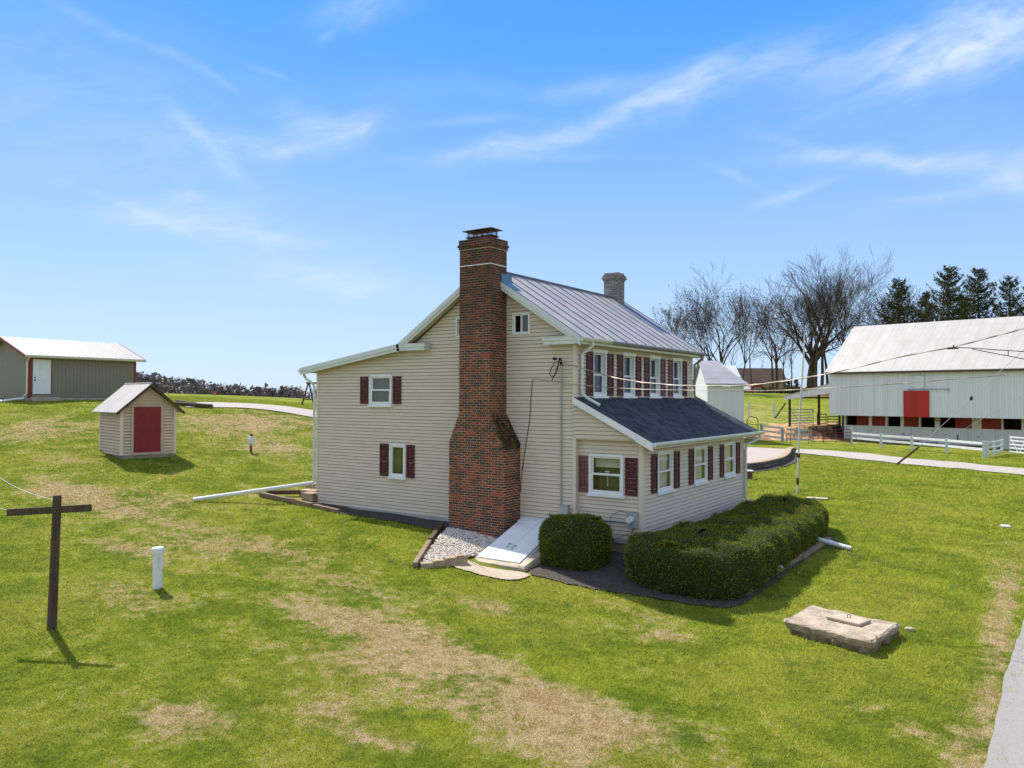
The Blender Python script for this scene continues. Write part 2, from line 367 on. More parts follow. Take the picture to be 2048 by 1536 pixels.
def barnroof():
    t = NT('white_barn_roof'); uv = t.sep(t.coord('UV'))
    k = t.math('FRACT', t.math('DIVIDE', uv[0], .93)); e = t.math('LESS_THAN', k, .035)
    k2 = t.math('FRACT', t.math('DIVIDE', uv[1], 1.72)); e2 = t.math('LESS_THAN', k2, .02)
    n = t.noise(t.mapv(t.coord('Object'), (.8, .3, .3)), 1.3, 6, .65); n2 = t.noise(t.coord('Object'), 6, 5, .7)
    c = t.mix(t.smooth(n, .3, .7), (.37, .345, .32), (.43, .405, .38)); c = t.mix(t.math('MULTIPLY', t.smooth(n2, .5, .8), .3), c, (.36, .34, .33))
    ed = t.math('MAXIMUM', t.math('MULTIPLY', e, .55), t.math('MULTIPLY', e2, .28))
    ed = t.math('MULTIPLY', ed, t.smooth(t.noise(t.coord('Object'), 1.1, 3), .3, .6, .35, 1))
    t.bsdf(t.mix(ed, c, (.16, .15, .15)), .5, 0, t.bump(e, .4, .02), .4); return t.m
M['barnroof'] = barnroof()
M['fencewhite'] = wood('white_fence_paint', (.60, .62, .63), .12, 0)
M['fencegrey'] = wood('grey_fence_board', (.36, .37, .37), .2, 0)
M['redmetal'] = plain('red_gate_metal', (.16, .035, .03), .6, .25, 6)
M['barewood'] = wood('raw_brown_board', (.22, .14, .08), .3, 0)
M['bark'] = plain('tree_bark', (.085, .062, .046), .95, .35, 2, bump=.6, bscale=8)
M['twig'] = plain('bare_twig', (.060, .042, .032), .95, .3, 1)
M['deadleaf'] = plain('dead_leaf', (.22, .11, .05), .9, .4, 1)
M['needle'] = leafmat('spruce_needle', (.028, .040, .014), (.11, .105, .04), .2)
M['yew'] = leafmat('yew_leaf', (.045, .080, .010), (.30, .31, .04), .3)
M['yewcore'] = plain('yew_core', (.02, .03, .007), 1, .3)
M['farwood'] = plain('far_bare_wood', (.15, .12, .12), 1, .25, .06)
M['dirt'] = plain('orange_dirt', (.44, .27, .14), 1, .25, .9, bump=.6, bscale=8, dirt=(.2, .14, .09), dirtamt=.6)
M['manure'] = plain('dark_soil_bank', (.075, .05, .035), 1, .5, 1.6, bump=1, bscale=6, dirt=(.25, .16, .09), dirtamt=.4)
M['brownroof'] = plain('brown_shingle_roof', (.105, .07, .055), .95, .15, .5)
M['stonewall'] = plain('tan_stone_wall', (.30, .235, .17), .95, .2, .8)
M['rwall'] = None
STREAKS = [(-0.7853, 0.4555, 0.0599, 0.0164, 12, 0.5), (-0.8467, 0.4241, 0.0137, 0.0037, 30, 0.25), (-0.9853, 0.2831, 0.0536, 0.0095, -27, 0.45), (-0.8937, 0.3023, 0.1167, 0.0123, 12, 0.6), (-0.8153, 0.3227, 0.0595, 0.0125, 18, 0.5), (-0.8641, 0.3342, 0.0496, 0.0136, -30, 0.3), (-0.9677, 0.1921, 0.1138, 0.0078, 0, 0.6), (-1.0386, 0.1965, 0.064, 0.0047, -20, 0.35), (-1.0148, 0.2241, 0.0153, 0.0059, 0, 0.35), (-0.9678, 0.2083, 0.0659, 0.015, 0, 0.3), (-0.8078, 0.1442, 0.0816, 0.0126, -4, 0.5), (-0.8445, 0.1533, 0.1245, 0.0218, -3, 0.22), (-0.5929, 0.314, 0.0833, 0.0115, 14, 0.5), (-0.6122, 0.2975, 0.109, 0.0051, 2, 0.3), (-0.4586, 0.3544, 0.1078, 0.014, 17, 0.6), (-0.3411, 0.3772, 0.1053, 0.0149, 13, 0.55), (-0.2194, 0.3743, 0.1011, 0.0119, 6, 0.45), (-0.1286, 0.3758, 0.0856, 0.0183, 16, 0.55), (-0.0455, 0.3675, 0.0926, 0.0185, 12, 0.85), (-0.0597, 0.3534, 0.077, 0.0165, 8, 0.5), (-0.4968, 0.3833, 0.0606, 0.0076, 5, 0.35), (-0.1761, 0.2681, 0.0993, 0.007, -6, 0.5), (-0.0892, 0.2537, 0.095, 0.0101, -8, 0.4), (-0.0371, 0.2284, 0.0596, 0.0098, -22, 0.45), (-0.0796, 0.219, 0.0723, 0.0078, 8, 0.35), (-0.1142, 0.2165, 0.034, 0.0034, 0, 0.25), (-0.3263, 0.2682, 0.0308, 0.0037, -22, 0.35), (-0.2621, 0.238, 0.0363, 0.0054, 12, 0.35), (-0.2253, 0.2413, 0.0298, 0.003, 5, 0.25), (-1.0824, 0.3917, 0.1595, 0.0051, -16, 0.25), (-0.9033, 0.3823, 0.0245, 0.0031, -14, 0.2), (-0.6317, 0.3411, 0.0513, 0.0051, 8, 0.3), (-0.2591, 0.2923, 0.0483, 0.006, -20, 0.2), (-0.0499, 0.4041, 0.0656, 0.0164, -10, 0.35), (-1.0654, 0.2598, 0.2412, 0.0689, -20, 0.16), (-1.1313, 0.3429, 0.1442, 0.0666, 0, 0.12), (-0.6833, 0.3701, 0.1661, 0.0128, 3, 0.12), (-0.1653, 0.309, 0.1744, 0.0349, -10, 0.14)]
M['rwall'] = brickmat('retaining_block', (.20, .18, .15), (.14, .125, .105), (.10, .09, .08), (.04, .04, .035), bw=.4, bh=.15, ms=.03, stain=False)
# ================================================================== farmhouse
def clip(poly, u0, u1, z0, z1):
    def cut(p, ax, lim, keep_gt):
        out = []
        for i in range(len(p)):
            a, b = p[i], p[(i+1) % len(p)]
            ia = (a[ax] >= lim) if keep_gt else (a[ax] <= lim); ib = (b[ax] >= lim) if keep_gt else (b[ax] <= lim)
            if ia: out.append(a)
            if ia != ib:
                t = (lim - a[ax]) / (b[ax] - a[ax]); out.append((a[0] + t*(b[0]-a[0]), a[1] + t*(b[1]-a[1])))
        return out
    for ax, lim, k in ((0, u0, 1), (0, u1, 0), (1, z0, 1), (1, z1, 0)):
        poly = cut(poly, ax, lim, k)
        if len(poly) < 3: return []
    return poly
GRV = .017
def siding(mb, poly, holes, fn, course=.1016, lip=.024):
    # fn(u, z, off) -> world point; poly convex in (u,z)
    zmin = min(p[1] for p in poly); zmax = max(p[1] for p in poly); umin = min(p[0] for p in poly); umax = max(p[0] for p in poly)
    k = 0
    while zmin + k * course < zmax - 1e-6:
        zs, ze = zmin + k * course, min(zmin + (k+1) * course, zmax); k += 1
        zg_ = zs + course - GRV
        cuts = sorted({zs, ze} | ({zg_} if zs < zg_ < ze else set()) | {z for h in holes for z in (h[2], h[3]) if zs + 1e-4 < z < ze - 1e-4})
        for za, zb in zip(cuts, cuts[1:]):
            zm = (za + zb) / 2
            iv = [(umin, umax)]
            for h in holes:
                if h[2] < zm < h[3]:
                    iv = [q for a, b in iv for q in ((a, min(b, h[0])), (max(a, h[1]), b)) if q[1] - q[0] > 1e-4]
            groove = zm > zg_
            for ua, ub in iv:
                pl = clip(poly, ua, ub, za, zb)
                if not pl: continue
                off = (lambda z: -.022) if groove else (lambda z: .004 + (lip - .004) * (1 - (z - zs) / (course - GRV)))
                mb.face([fn(u, z, off(z)) for u, z in pl])
                us = [u for u, z in pl if abs(z - za) < 1e-5]
                if len(us) >= 2:
                    a, b = min(us), max(us)
                    if abs(za - zs) < 1e-6: mb.face([fn(a, za, lip), fn(b, za, lip), fn(b, za, -.022), fn(a, za, -.022)])
                    elif groove and abs(za - zg_) < 1e-6: mb.face([fn(a, za, .004), fn(b, za, .004), fn(b, za, -.022), fn(a, za, -.022)])
house = thing('farmhouse', 'two storey tan clapboard farmhouse with maroon shutters and a tall brick chimney', 'house')
fG = lambda u, z, o: (u, -o, z)                 # gable plane
fP = lambda u, z, o: (u, .15 - o, z)            # recessed porch end
fR = lambda u, z, o: (o, u, z)                  # two-storey front
fF = lambda u, z, o: (1.82 + o, u, z)           # porch front
fB = lambda u, z, o: (u, 8.05 + o, z)           # far gable
fL = lambda u, z, o: (-9.9 - o, u, z)           # back of lean-to
winG = [(-7.48, -6.53, 3.73, 4.68), (-6.60, -5.94, 1.53, 2.55), (-2.01, -1.43, 5.72, 6.31), (-4.00, -3.42, 5.72, 6.31)]
winR = [(.87 + 1.815*k, 1.66 + 1.815*k, 4.03, 5.30) for k in range(4)]
winF = [(1.02, 2.01, 1.53, 2.60), (3.54, 4.57, 1.53, 2.60), (6.05, 7.08, 1.53, 2.60)]
winP = [(.32, 1.31, 1.50, 2.54)]
s1 = MB()
siding(s1, [(-9.83, .47), (-5.8, .47), (-5.8, 5.46), (-9.83, 4.86)], winG, fG)
siding(s1, [(-5.8, .47), (-.08, .47), (-.08, 5.46), (-2.9, 7.42), (-5.8, 5.46)], winG, fG)
siding(s1, [(-.08, 2.94), (1.82, 2.94), (1.82, 2.99), (-.02, 4.0), (-.08, 4.0)], [], fG)
siding(s1, [(.08, 3.90), (8.0, 3.90), (8.0, 5.42), (.08, 5.42)], winR, fR)
siding(s1, [(-9.83, .3), (0, .3), (0, 5.4), (-5.8, 5.4), (-9.83, 4.86)], [], fB)
siding(s1, [(-5.8, 5.3), (0, 5.3), (-2.9, 7.42)], [], fB)
siding(s1, [(.05, .5), (8.0, .5), (8.0, 4.86), (.05, 4.86)], [], fL)
build('siding_wall', s1, M['siding'], house)
s2 = MB()
siding(s2, [(.0, .43), (1.74, .43), (1.74, 2.94), (.0, 2.94)], winP, fP)
siding(s2, [(.24, .43), (7.86, .43), (7.86, 2.86), (.24, 2.86)], winF, fF)
siding(s2, [(.0, .3), (1.82, .3), (1.82, 2.9), (.0, 3.9)], [], lambda u, z, o: (u, 7.95 + o, z))
build('porch_wall', s2, M['siding'], house)
for q in ((-.09, .012, -.026, .08, 3.96, 5.44), (-.09, .012, -.026, .15, .43, 2.93), (1.735, 1.848, .122, .24, .43, 2.87), (1.735, 1.846, 7.86, 7.97, .43, 2.87), (-.08, .025, 7.95, 8.075, 3.95, 5.44), (-9.925, -9.83, -.026, .06, .93, 4.84)):
    cb = MB(); cb.box(*q); build('corner_board', cb, M['trim_tan'], house)
cb = MB(); cb.box(.014, 1.733, -.012, .15, 2.905, 2.938); build('recess_soffit', cb, M['soffit'], house)
for q in ((-9.8, -.02, .03, 8.0, -.9, .5), (-.019, 1.79, .18, 7.9, -.9, .45)):
    fd = MB(); fd.box(*q); build('foundation', fd, M['found'], house)
for q in ((-8.38, -3.62, -.024, .03, .36, .475), (-1.73, -.1, -.022, .03, .36, .475), (.02, 1.82, .128, .18, .31, .432), (1.79, 1.845, .18, 7.9, .27, .432)):
    sk = MB(); sk.box(*q); build('skirt_board', sk, M['skirt'], house)
def slabquad(mb, a, b, c, d, th):
    top = [a, b, c, d]; mb.hexa([(p[0], p[1], p[2] - th) for p in top], top)
RZ = 7.62
rf = MB()
slabquad(rf, (.30, -.28, 5.56), (.30, 8.5, 5.56), (-2.9, 8.5, RZ), (-2.9, -.28, RZ), .05)
build('main_roof', rf, M['roofmetal'], house)
rl = MB(); slabquad(rl, (-2.9, -.28, RZ - .001), (-2.9, 8.5, RZ - .001), (-6.08, 8.5, 5.55), (-6.08, -.28, 5.55), .05)
slabquad(rl, (-5.96, -.28, 5.60), (-5.96, 8.4, 5.60), (-10.45, 8.4, 4.93), (-10.45, -.28, 4.93), .05)
build('rear_roof', rl, M['roofmetal'], house)
se = MB(); sl = (RZ - 5.56) / 3.2
y = -.27; k = 0
while y < 8.5:
    h = .026
    se.hexa([(.31, y, 5.553), (.31, y + .022, 5.553), (-2.9, y + .022, RZ - .003), (-2.9, y, RZ - .003)],
            [(.31, y, 5.553 + h), (.31, y + .022, 5.553 + h), (-2.9, y + .022, RZ + h), (-2.9, y, RZ + h)])
    k += 1; y = -.27 + k * .66
build('roof_seam', se, M['seam'], house)
rc = MB(); rc.tube([(-2.9, -.29, RZ + .02), (-2.9, 8.51, RZ + .02)], .045, 8)
build('ridge_cap', rc, M['ridge'], house)
bt = MB(); z0 = lambda x: 5.56 + (.30 - x) * sl + .008
for ya, yb in ((7.58, 7.98),):
    slabquad(bt, (-.75, ya, z0(-.75)), (-.75, yb, z0(-.75)), (-2.6, yb, z0(-2.6)), (-2.6, ya, z0(-2.6)), .01)
build('roof_patch', bt, M['bluetar'], house)
fl = MB()
slabquad(fl, (-1.82, -.29, z0(-1.82) + .02), (-1.82, .12, z0(-1.82) + .02), (-2.2, .12, z0(-2.2) + .02), (-2.2, -.29, z0(-2.2) + .02), .03)
fl.hexa([(-2.20, -.30, 7.02), (-2.20, .2, 7.02), (-2.14, .2, 7.02), (-2.14, -.30, 7.02)], [(-2.20, -.30, 7.40), (-2.20, .2, 7.40), (-2.19, .2, 7.40), (-2.19, -.30, 7.40)])
build('chimney_flashing', fl, M['flash'], house)
# rake boards on the gable edge: upper band and a narrower lower band set back
def rake(mb, a, b, y0, y1, d0, d1):
    (xa, za), (xb, zb) = a, b
    mb.hexa([(xa, y0, za - d1), (xa, y1, za - d1), (xb, y1, zb - d1), (xb, y0, zb - d1)], [(xa, y0, za - d0), (xa, y1, za - d0), (xb, y1, zb - d0), (xb, y0, zb - d0)])
for sg in (1, -1):
    e = -2.9 + sg * 3.18; rk = MB()
    rake(rk, (e, 5.57), (-2.9, RZ), -.31, -.27, .0, .145); rake(rk, (e, 5.57), (-2.9 + sg * .002, RZ), -.285, -.25, .14, .235); build('rake_board', rk, M['alum'], house)
rk = MB(); rake(rk, (-10.45, 4.94), (-5.98, 5.605), -.31, -.27, .0, .135); rake(rk, (-10.45, 4.94), (-5.98, 5.605), -.285, -.25, .13, .225); build('rake_board', rk, M['alum'], house)
for xa, xb in ((-6.02, -4.96), (-.87, .17)):     # cornice returns
    rk = MB()
    rk.box(xa, xb, -.30, -.02, 5.485, 5.58); rk.box(xa + .03, xb - .03, -.275, -.02, 5.385, 5.487)
    rk.box(xa - .015, xb + .015, -.315, -.02, 5.577, 5.592); build('cornice_return', rk, M['alum'], house)
for sg in (1, -1):
    e = -2.9 + sg * 3.1; so = MB()
    slabquad(so, (e, -.25, 5.60 - .185), (e, -.015, 5.60 - .185), (-2.9, -.015, RZ - .185), (-2.9, -.25, RZ - .185), .015); build('soffit', so, M['soffit'], house)
so = MB(); slabquad(so, (-10.4, -.25, 4.94 - .17), (-10.4, -.015, 4.94 - .17), (-5.95, -.015, 5.6 - .17), (-5.95, -.25, 5.6 - .17), .012); build('soffit', so, M['soffit'], house)
so = MB(); so.box(.02, .29, .02, 8.3, 5.375, 5.395); build('soffit', so, M['soffit'], house)
so = MB(); so.box(1.84, 2.16, .0, 8.4, 2.80, 2.815); build('soffit', so, M['soffit'], house)
gt = MB()
def gutter(mb, x, y0, y1, z, sx=1, w=.11, h=.10):
    prof = [(0, 0), (0, -h), (.35*w, -h*1.02), (.8*w, -h*.75), (w, -h*.35), (w, 0), (w - .012, 0), (w-.014, -.03), (.012, -.03)]
    mb.prism(prof, lambda u, v: (x + sx*u, y0, z + v), lambda u, v: (x + sx*u, y1, z + v))
gutter(gt, .285, -.29, 1.35, 5.545); build('upper_gutter', gt, M['gutter'], house)
gt = MB(); gutter(gt, -10.44, -.29, 8.4, 4.89, -1); build('rear_gutter', gt, M['alum'], house)
fa = MB(); fa.box(.255, .283, -.22, 8.48, 5.385, 5.53)
build('eave_fascia', fa, M['gutter'], house)
g2 = MB(); gutter(g2, .285, 1.352, 8.5, 5.53, h=.085); build('eave_gutter', g2, M['seam'], house)
ds = MB()
ds.tube([(.34, .28, 5.45), (.34, .28, 5.36), (.22, .24, 5.24), (.07, .20, 5.14), (.07, .19, 4.2), (.08, .20, 4.08), (.22, .26, 3.96), (.52, .34, 3.79)], .045, 8)
build('downspout', ds, M['alum'], house)
ds = MB(); ds.tube([(.34, 8.12, 5.44), (.34, 8.12, 5.34), (.2, 8.12, 5.22), (.08, 8.1, 5.14), (.07, 8.1, 4.15), (.1, 8.1, 4.02), (.5, 8.1, 3.82)], .045, 8)
build('downspout', ds, M['seam'], house)
ds = MB(); ds.tube([(-10.38, -.16, 4.80), (-10.38, -.16, 4.70), (-10.30, -.14, 4.58), (-10.05, -.09, 4.44), (-9.985, -.06, 4.32), (-9.985, -.05, 1.25), (-9.99, -.05, 1.10)], .042, 8)
build('downspout', ds, M['alum'], house)
pr = MB(); slabquad(pr, (2.2, -.12, 2.90), (2.2, 8.5, 2.90), (.0, 8.5, 4.0), (.0, -.12, 4.0), .045)
build('porch_roof', pr, M['shingle'], house)
pk = MB(); rake(pk, (2.22, 2.885), (-.03, 4.01), -.15, -.121, .0, .175); rake(pk, (2.22, 2.885), (1.75, 3.12), -.152, -.05, .172, .20)
build('porch_rake_board', pk, M['white'], house)
pk = MB(); rake(pk, (2.22, 2.885), (-.03, 4.01), 8.501, 8.53, .0, .15); build('porch_rake_board', pk, M['white'], house)
pg = MB(); gutter(pg, 2.205, -.12, 8.72, 2.885, 1, .115, .105); build('porch_gutter', pg, M['alum'], house)
pf = MB(); pf.box(2.17, 2.2, -.1, 8.5, 2.74, 2.86); build('porch_fascia', pf, M['gutter'], house)
ds = MB(); ds.tube([(2.25, 8.38, 2.78), (2.25, 8.38, 2.68), (2.1, 8.2, 2.56), (1.93, 7.98, 2.46), (1.90, 7.96, 2.3), (1.90, 7.96, .75), (1.94, 7.98, .62), (2.08, 8.05, .5)], .048, 8)
build('downspout', ds, M['alum'], house)
pa = MB(); pa.tube([(2.05, 8.02, .62), (2.15, 8.03, .5), (2.16, 8.0, .3), (2.12, 7.9, .12)], .06, 8); build('drain_elbow', pa, M['pvc'], house)
# ---- windows
def window(o, ud, n, u0, u1, z0, z1, style, sh=None):
    # o: plane function fn(u, z, off); recess towards the inside
    fn = o; W = u1 - u0; H = z1 - z0; up = style == 'tall'
    fr = MB()
    tw = .062 if style != 'attic' else .04; pd = .034
    rec = .115 if up else .05
    def bx(ua, ub, za, zb, o0, o1):
        fr.hexa([fn(ua, za, o0), fn(ub, za, o0), fn(ub, zb, o0), fn(ua, zb, o0)], [fn(ua, za, o1), fn(ub, za, o1), fn(ub, zb, o1), fn(ua, zb, o1)])
    bx(u0, u0 + tw, z0, z1, -rec, pd); bx(u1 - tw, u1, z0, z1, -rec, pd)
    bx(u0 + tw, u1 - tw, z1 - tw * (1.25 if up else 1), z1, -rec, pd + .002); bx(u0 + tw, u1 - tw, z0, z0 + tw, -rec, pd + .002)
    if up: bx(u0 - .02, u1 + .02, z1 - .085, z1 + .012, .004, pd + .02)
    if style != 'attic': bx(u0 - .03, u1 + (.05 if not up else .06), z0 - .055, z0 + .012, -.02, pd + .045)
    w = build('window', fr, M['white'], house)
    a0, a1, b0, b1 = u0 + tw, u1 - tw, z0 + tw, z1 - tw * (1.25 if up else 1)
    sm = MB(); fr = sm; so_ = -rec + .01; s = .045
    def ring(ua, ub, za, zb, o0, o1, s):
        bx(ua, ua + s, za, zb, o0, o1); bx(ub - s, ub, za, zb, o0, o1); bx(ua + s, ub - s, zb - s, zb, o0, o1); bx(ua + s, ub - s, za, za + s, o0, o1)
    pn = MB()
    def pane(ua, ub, za, zb, oo): pn.face([fn(ua, za, oo), fn(ub, za, oo), fn(ub, zb, oo), fn(ua, zb, oo)])
    if style in ('tall', 'double'):
        zm = b0 + (b1 - b0) * (.47 if up else .5)
        ring(a0 + .002, a1 - .002, zm - .02, b1 - .002, so_, so_ + .03, s); ring(a0 + .002, a1 - .002, b0 + .002, zm + .02, so_ + .031, so_ + .06, s)
        pane(a0 + s, a1 - s, zm, b1 - s, so_ + .015); pane(a0 + s, a1 - s, b0 + s, zm - .02, so_ + .045)
    elif style == 'attic':
        um = (a0 + a1) / 2
        ring(a0, um + .02, b0, b1, so_, so_ + .03, .03); ring(um - .02, a1, b0, b1, so_ + .031, so_ + .055, .03)
        pane(a0 + .03, um, b0 + .03, b1 - .03, so_ + .015); pane(um + .01, a1 - .03, b0 + .03, b1 - .03, so_ + .045)
    else:
        ring(a0, a1, b0, b1, so_, so_ + .05, s); pane(a0 + s, a1 - s, b0 + s, b1 - s, so_ + .03)
    build('sash', sm, M['white'], w); build('pane', pn, M['glass'], w)
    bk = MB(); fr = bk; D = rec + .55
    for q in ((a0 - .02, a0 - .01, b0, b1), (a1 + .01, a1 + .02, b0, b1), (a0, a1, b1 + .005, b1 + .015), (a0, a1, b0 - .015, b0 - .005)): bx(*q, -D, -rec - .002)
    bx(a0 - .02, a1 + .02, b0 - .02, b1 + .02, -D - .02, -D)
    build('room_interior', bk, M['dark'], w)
    return w, (a0, a1, b0, b1, -rec - .06)
def drape(w, fn, a0, a1, z0, z1, off, mat, name='curtain', folds=8, amp=.025):
    mb = MB(); n = folds * 4
    for i in range(n):
        ua = a0 + (a1 - a0) * i / n; ub = a0 + (a1 - a0) * (i+1) / n
        oa = off + amp * math.sin(i * math.pi / 2 + .4); ob = off + amp * math.sin((i+1) * math.pi / 2 + .4)
        mb.face([fn(ua, z0, oa), fn(ub, z0, ob), fn(ub, z1, ob), fn(ua, z1, oa)])
    return build(name, mb, M[mat], w, smooth=True)
def shutter(fn, u0, u1, z0, z1, mat='shutter'):
    mb = MB()
    def bx(ua, ub, za, zb, o0, o1):
        mb.hexa([fn(ua, za, o0), fn(ub, za, o0), fn(ub, zb, o0), fn(ua, zb, o0)], [fn(ua, za, o1), fn(ub, za, o1), fn(ub, zb, o1), fn(ua, zb, o1)])
    st = .055; zm = z0 + (z1 - z0) * .53
    bx(u0, u0 + st, z0, z1, .0, .05); bx(u1 - st, u1, z0, z1, .0, .05)
    for za, zb in ((z0, z0 + .10), (zm - .035, zm + .035), (z1 - .075, z1)): bx(u0 + st, u1 - st, za, zb, .0, .0495)
    bx(u0 + st, u1 - st, z0 + .1, zm - .035, .0, .022); bx(u0 + st, u1 - st, zm + .035, z1 - .075, .0, .022)
    bx(u0 + st + .035, u1 - st - .035, z0 + .14, zm - .075, .02, .042); bx(u0 + st + .035, u1 - st - .035, zm + .075, z1 - .115, .02, .042)
    return build('shutter', mb, M[mat], house)
for k, h in enumerate(winR):
    w, q = window(fR, None, None, *h, 'tall')
    drape(w, fR, q[0] + .02, q[0] + .22, q[2], q[2] + .62, q[4], 'blind', folds=3)
    if k < 3: drape(w, fR, q[1] - .25, q[1] - .05, q[2], q[2] + .6, q[4] - .1, 'curtain2', folds=3)
    worn = k >= 2
    shutter(fR, h[0] - .36, h[0] - .005, 4.04, 5.23, 'shutter_worn' if k == 3 else 'shutter'); shutter(fR, h[1] + .06, h[1] + .405, 4.04, 5.23, 'shutter_worn' if k == 2 else 'shutter')
for k, h in enumerate(winF):
    w, q = window(fF, None, None, *h, 'double')
    drape(w, fF, q[0], q[1], q[2], q[3], q[4], 'blind', 'window_blind', 12, .008)
    shutter(fF, h[0] - .39, h[0] - .04, 1.55, 2.54); shutter(fF, h[1] + .09, h[1] + .44, 1.55, 2.54)
w, q = window(fP, None, None, *winP[0], 'double')
drape(w, fP, q[0], q[1], q[2] + .62, q[3], q[4] - .1, 'blind', 'window_blind', 6, .004)
drape(w, fP, q[0], q[1], q[2], q[2] + .62, q[4] - .3, 'curtain2', folds=5)
lm = MB(); lm.lathe([(.012, 0), (.010, .34), (.07, .35), (.075, .37), (.02, .385)], (.80, .15 + .10, 1.72), 10); build('lamp_stand', lm, M['white'], w)
shutter(fP, .035, .285, 1.53, 2.48, 'shutter_worn'); shutter(fP, 1.365, 1.70, 1.53, 2.48)
w, q = window(fG, None, None, *winG[0], 'double'); drape(w, fG, q[0], q[1], q[2], q[3], q[4], 'curtain2', folds=5)
shutter(fG, -7.86, -7.53, 3.77, 4.62); shutter(fG, -6.46, -6.13, 3.77, 4.62)
w, q = window(fG, None, None, *winG[1], 'single'); drape(w, fG, q[0], q[1], q[2], q[3], q[4], 'curtain2', folds=4)
shutter(fG, -6.99, -6.64, 1.54, 2.54); shutter(fG, -5.88, -5.57, 1.54, 2.54)
for h in winG[2:]: window(fG, None, None, *h, 'attic')
# ---- brick chimney: stepped silhouette pushed out from the gable
xl, xr, XL, XR = -3.27, -2.21, -3.62, -1.735
st = []; zb, zt, ns = 2.76, 3.58, 12
rt = [(XR, -.3), (XR, zb)]; lf = [(XL, -.3), (XL, zb)]
for i in range(1, ns + 1):
    z = zb + (zt - zb) * i / ns; xa = XR + (xr - XR) * i / ns; xb = XL + (xl - XL) * i / ns
    rt += [(xa, rt[-1][1]), (xa, z)]; lf += [(xb, lf[-1][1]), (xb, z)]
outl = lf[:1] + rt + [(xr, 8.06), (xl, 8.06)] + lf[::-1][:-1]
me = bpy.data.meshes.new('chimney'); bm = bmesh.new()
vs = [bm.verts.new((x, -.78, z)) for x, z in outl]; fc = bm.faces.new(vs)
ex = bmesh.ops.extrude_face_region(bm, geom=[fc]); bmesh.ops.translate(bm, verts=[v for v in ex['geom'] if isinstance(v, bmesh.types.BMVert)], vec=(0, .76, 0))
bmesh.ops.recalc_face_normals(bm, faces=bm.faces); bm.to_mesh(me); bm.free(); boxuv(me); me.materials.append(M['brick'])
ch = bpy.data.objects.new('chimney', me); COL.objects.link(ch); ch.parent = house
cc = MB(); cx0, cx1 = xl, xr
cc.box(cx0 - .02, cx1 + .02, -.80, .0, 8.062, 8.13); cc.box(cx0 - .05, cx1 + .05, -.83, .02, 8.132, 8.20); cc.box(cx0 - .02, cx1 + .02, -.80, 0, 8.202, 8.335)
build('chimney_crown', cc, M['brick'], ch)
ln = MB()
for z in (7.60, 8.052): ln.box(cx0 - .012, cx1 + .012, -.792, -.0, z, z + .022)
build('white_band', ln, M['white'], ch)
for fx in (-3.0, -2.52):
    ct = MB(); ct.box(fx - .16, fx + .16, -.58, -.26, 8.336, 8.42); ct.box(fx - .2, fx + .2, -.62, -.22, 8.42, 8.445)
    for dx in (-.15, .15):
        for dy in (-.15, .15): ct.box(fx + dx - .01, fx + dx + .01, -.42 + dy - .01, -.42 + dy + .01, 8.445, 8.60)
    for i in range(9):
        for s in (-.15, .15):
            ct.box(fx - .15 + i*.0375 - .003, fx - .15 + i*.0375 + .003, -.42 + s - .003, -.42 + s + .003, 8.446, 8.598); ct.box(fx + s - .003, fx + s + .003, -.57 + i*.0375 - .003, -.57 + i*.0375 + .003, 8.446, 8.598)
    r = .27; b = [(fx - r, -.42 - r, 8.60), (fx + r, -.42 - r, 8.60), (fx + r, -.42 + r, 8.60), (fx - r, -.42 + r, 8.60)]
    ct.hexa(b, [(p[0], p[1], 8.615) for p in b])
    for i in range(4): a, c_ = b[i], b[(i+1) % 4]; ct.face([(a[0], a[1], 8.616), (c_[0], c_[1], 8.616), (fx, -.42, 8.70)])
    build('chimney_cap', ct, M['rust'], ch)
wc = MB(); wc.box(-3.19, -2.61, 7.6, 8.1, 7.1, 8.25)
wc.box(-3.22, -2.58, 7.57, 8.13, 8.25, 8.31); wc.box(-3.26, -2.54, 7.53, 8.17, 8.31, 8.38); wc.box(-3.23, -2.57, 7.56, 8.14, 8.38, 8.45); wc.box(-3.19, -2.61, 7.6, 8.1, 8.45, 8.53)
build('white_chimney', wc, M['wbrick'], house)
# ---- electrics on the gable
cd = MB(); cd.tube([(-.42, -.06, 4.86), (-.42, -.055, 1.12), (-.40, -.055, .95), (-.30, -.055, .87), (-.05, -.055, .85), (.05, .08, .86), (1.50, .10, .86)], .022, 8)
build('conduit', cd, M['grey'], house)
wh = MB(); wh.tube([(-.42, -.06, 4.84), (-.42, -.07, 4.95), (-.40, -.15, 5.0), (-.36, -.2, 4.94)], [.03, .04, .045, .035], 8); build('weatherhead', wh, M['black'], house)
wh = MB(); wh.tube([(-.62, .0, 5.02), (-.62, -.12, 5.02)], .035, 8); build('cable_anchor', wh, M['black'], house)
lp = MB()
lp.tube([(-.37, -.22, 4.95), (-.50, -.25, 4.90), (-.60, -.27, 4.74), (-.66, -.25, 4.60), (-.62, -.22, 4.55), (-.54, -.2, 4.56), (-.46, -.2, 4.66), (-.41, -.2, 4.86)], .012, 6)
lp.tube([(-.40, -.2, 4.93), (-.46, -.24, 4.72), (-.50, -.25, 4.60), (-.60, -.24, 4.42)], .014, 6)
build('drip_loop', lp, M['black'], house)
jb = MB(); jb.box(-.36, -.18, -.13, -.02, .92, 1.18); jb.box(-.40, -.15, -.155, -.13, .90, 1.14); build('junction_box', jb, M['grey'], house)
mt = MB(); mt.box(1.47, 1.72, .02, .13, .74, 1.12); build('meter_box', mt, M['grey'], house)
md = MB(); md.tube([(1.56, .02, .95), (1.56, -.10, .95)], [.085, .08], 16); build('meter_dial', md, M['alum'], house)
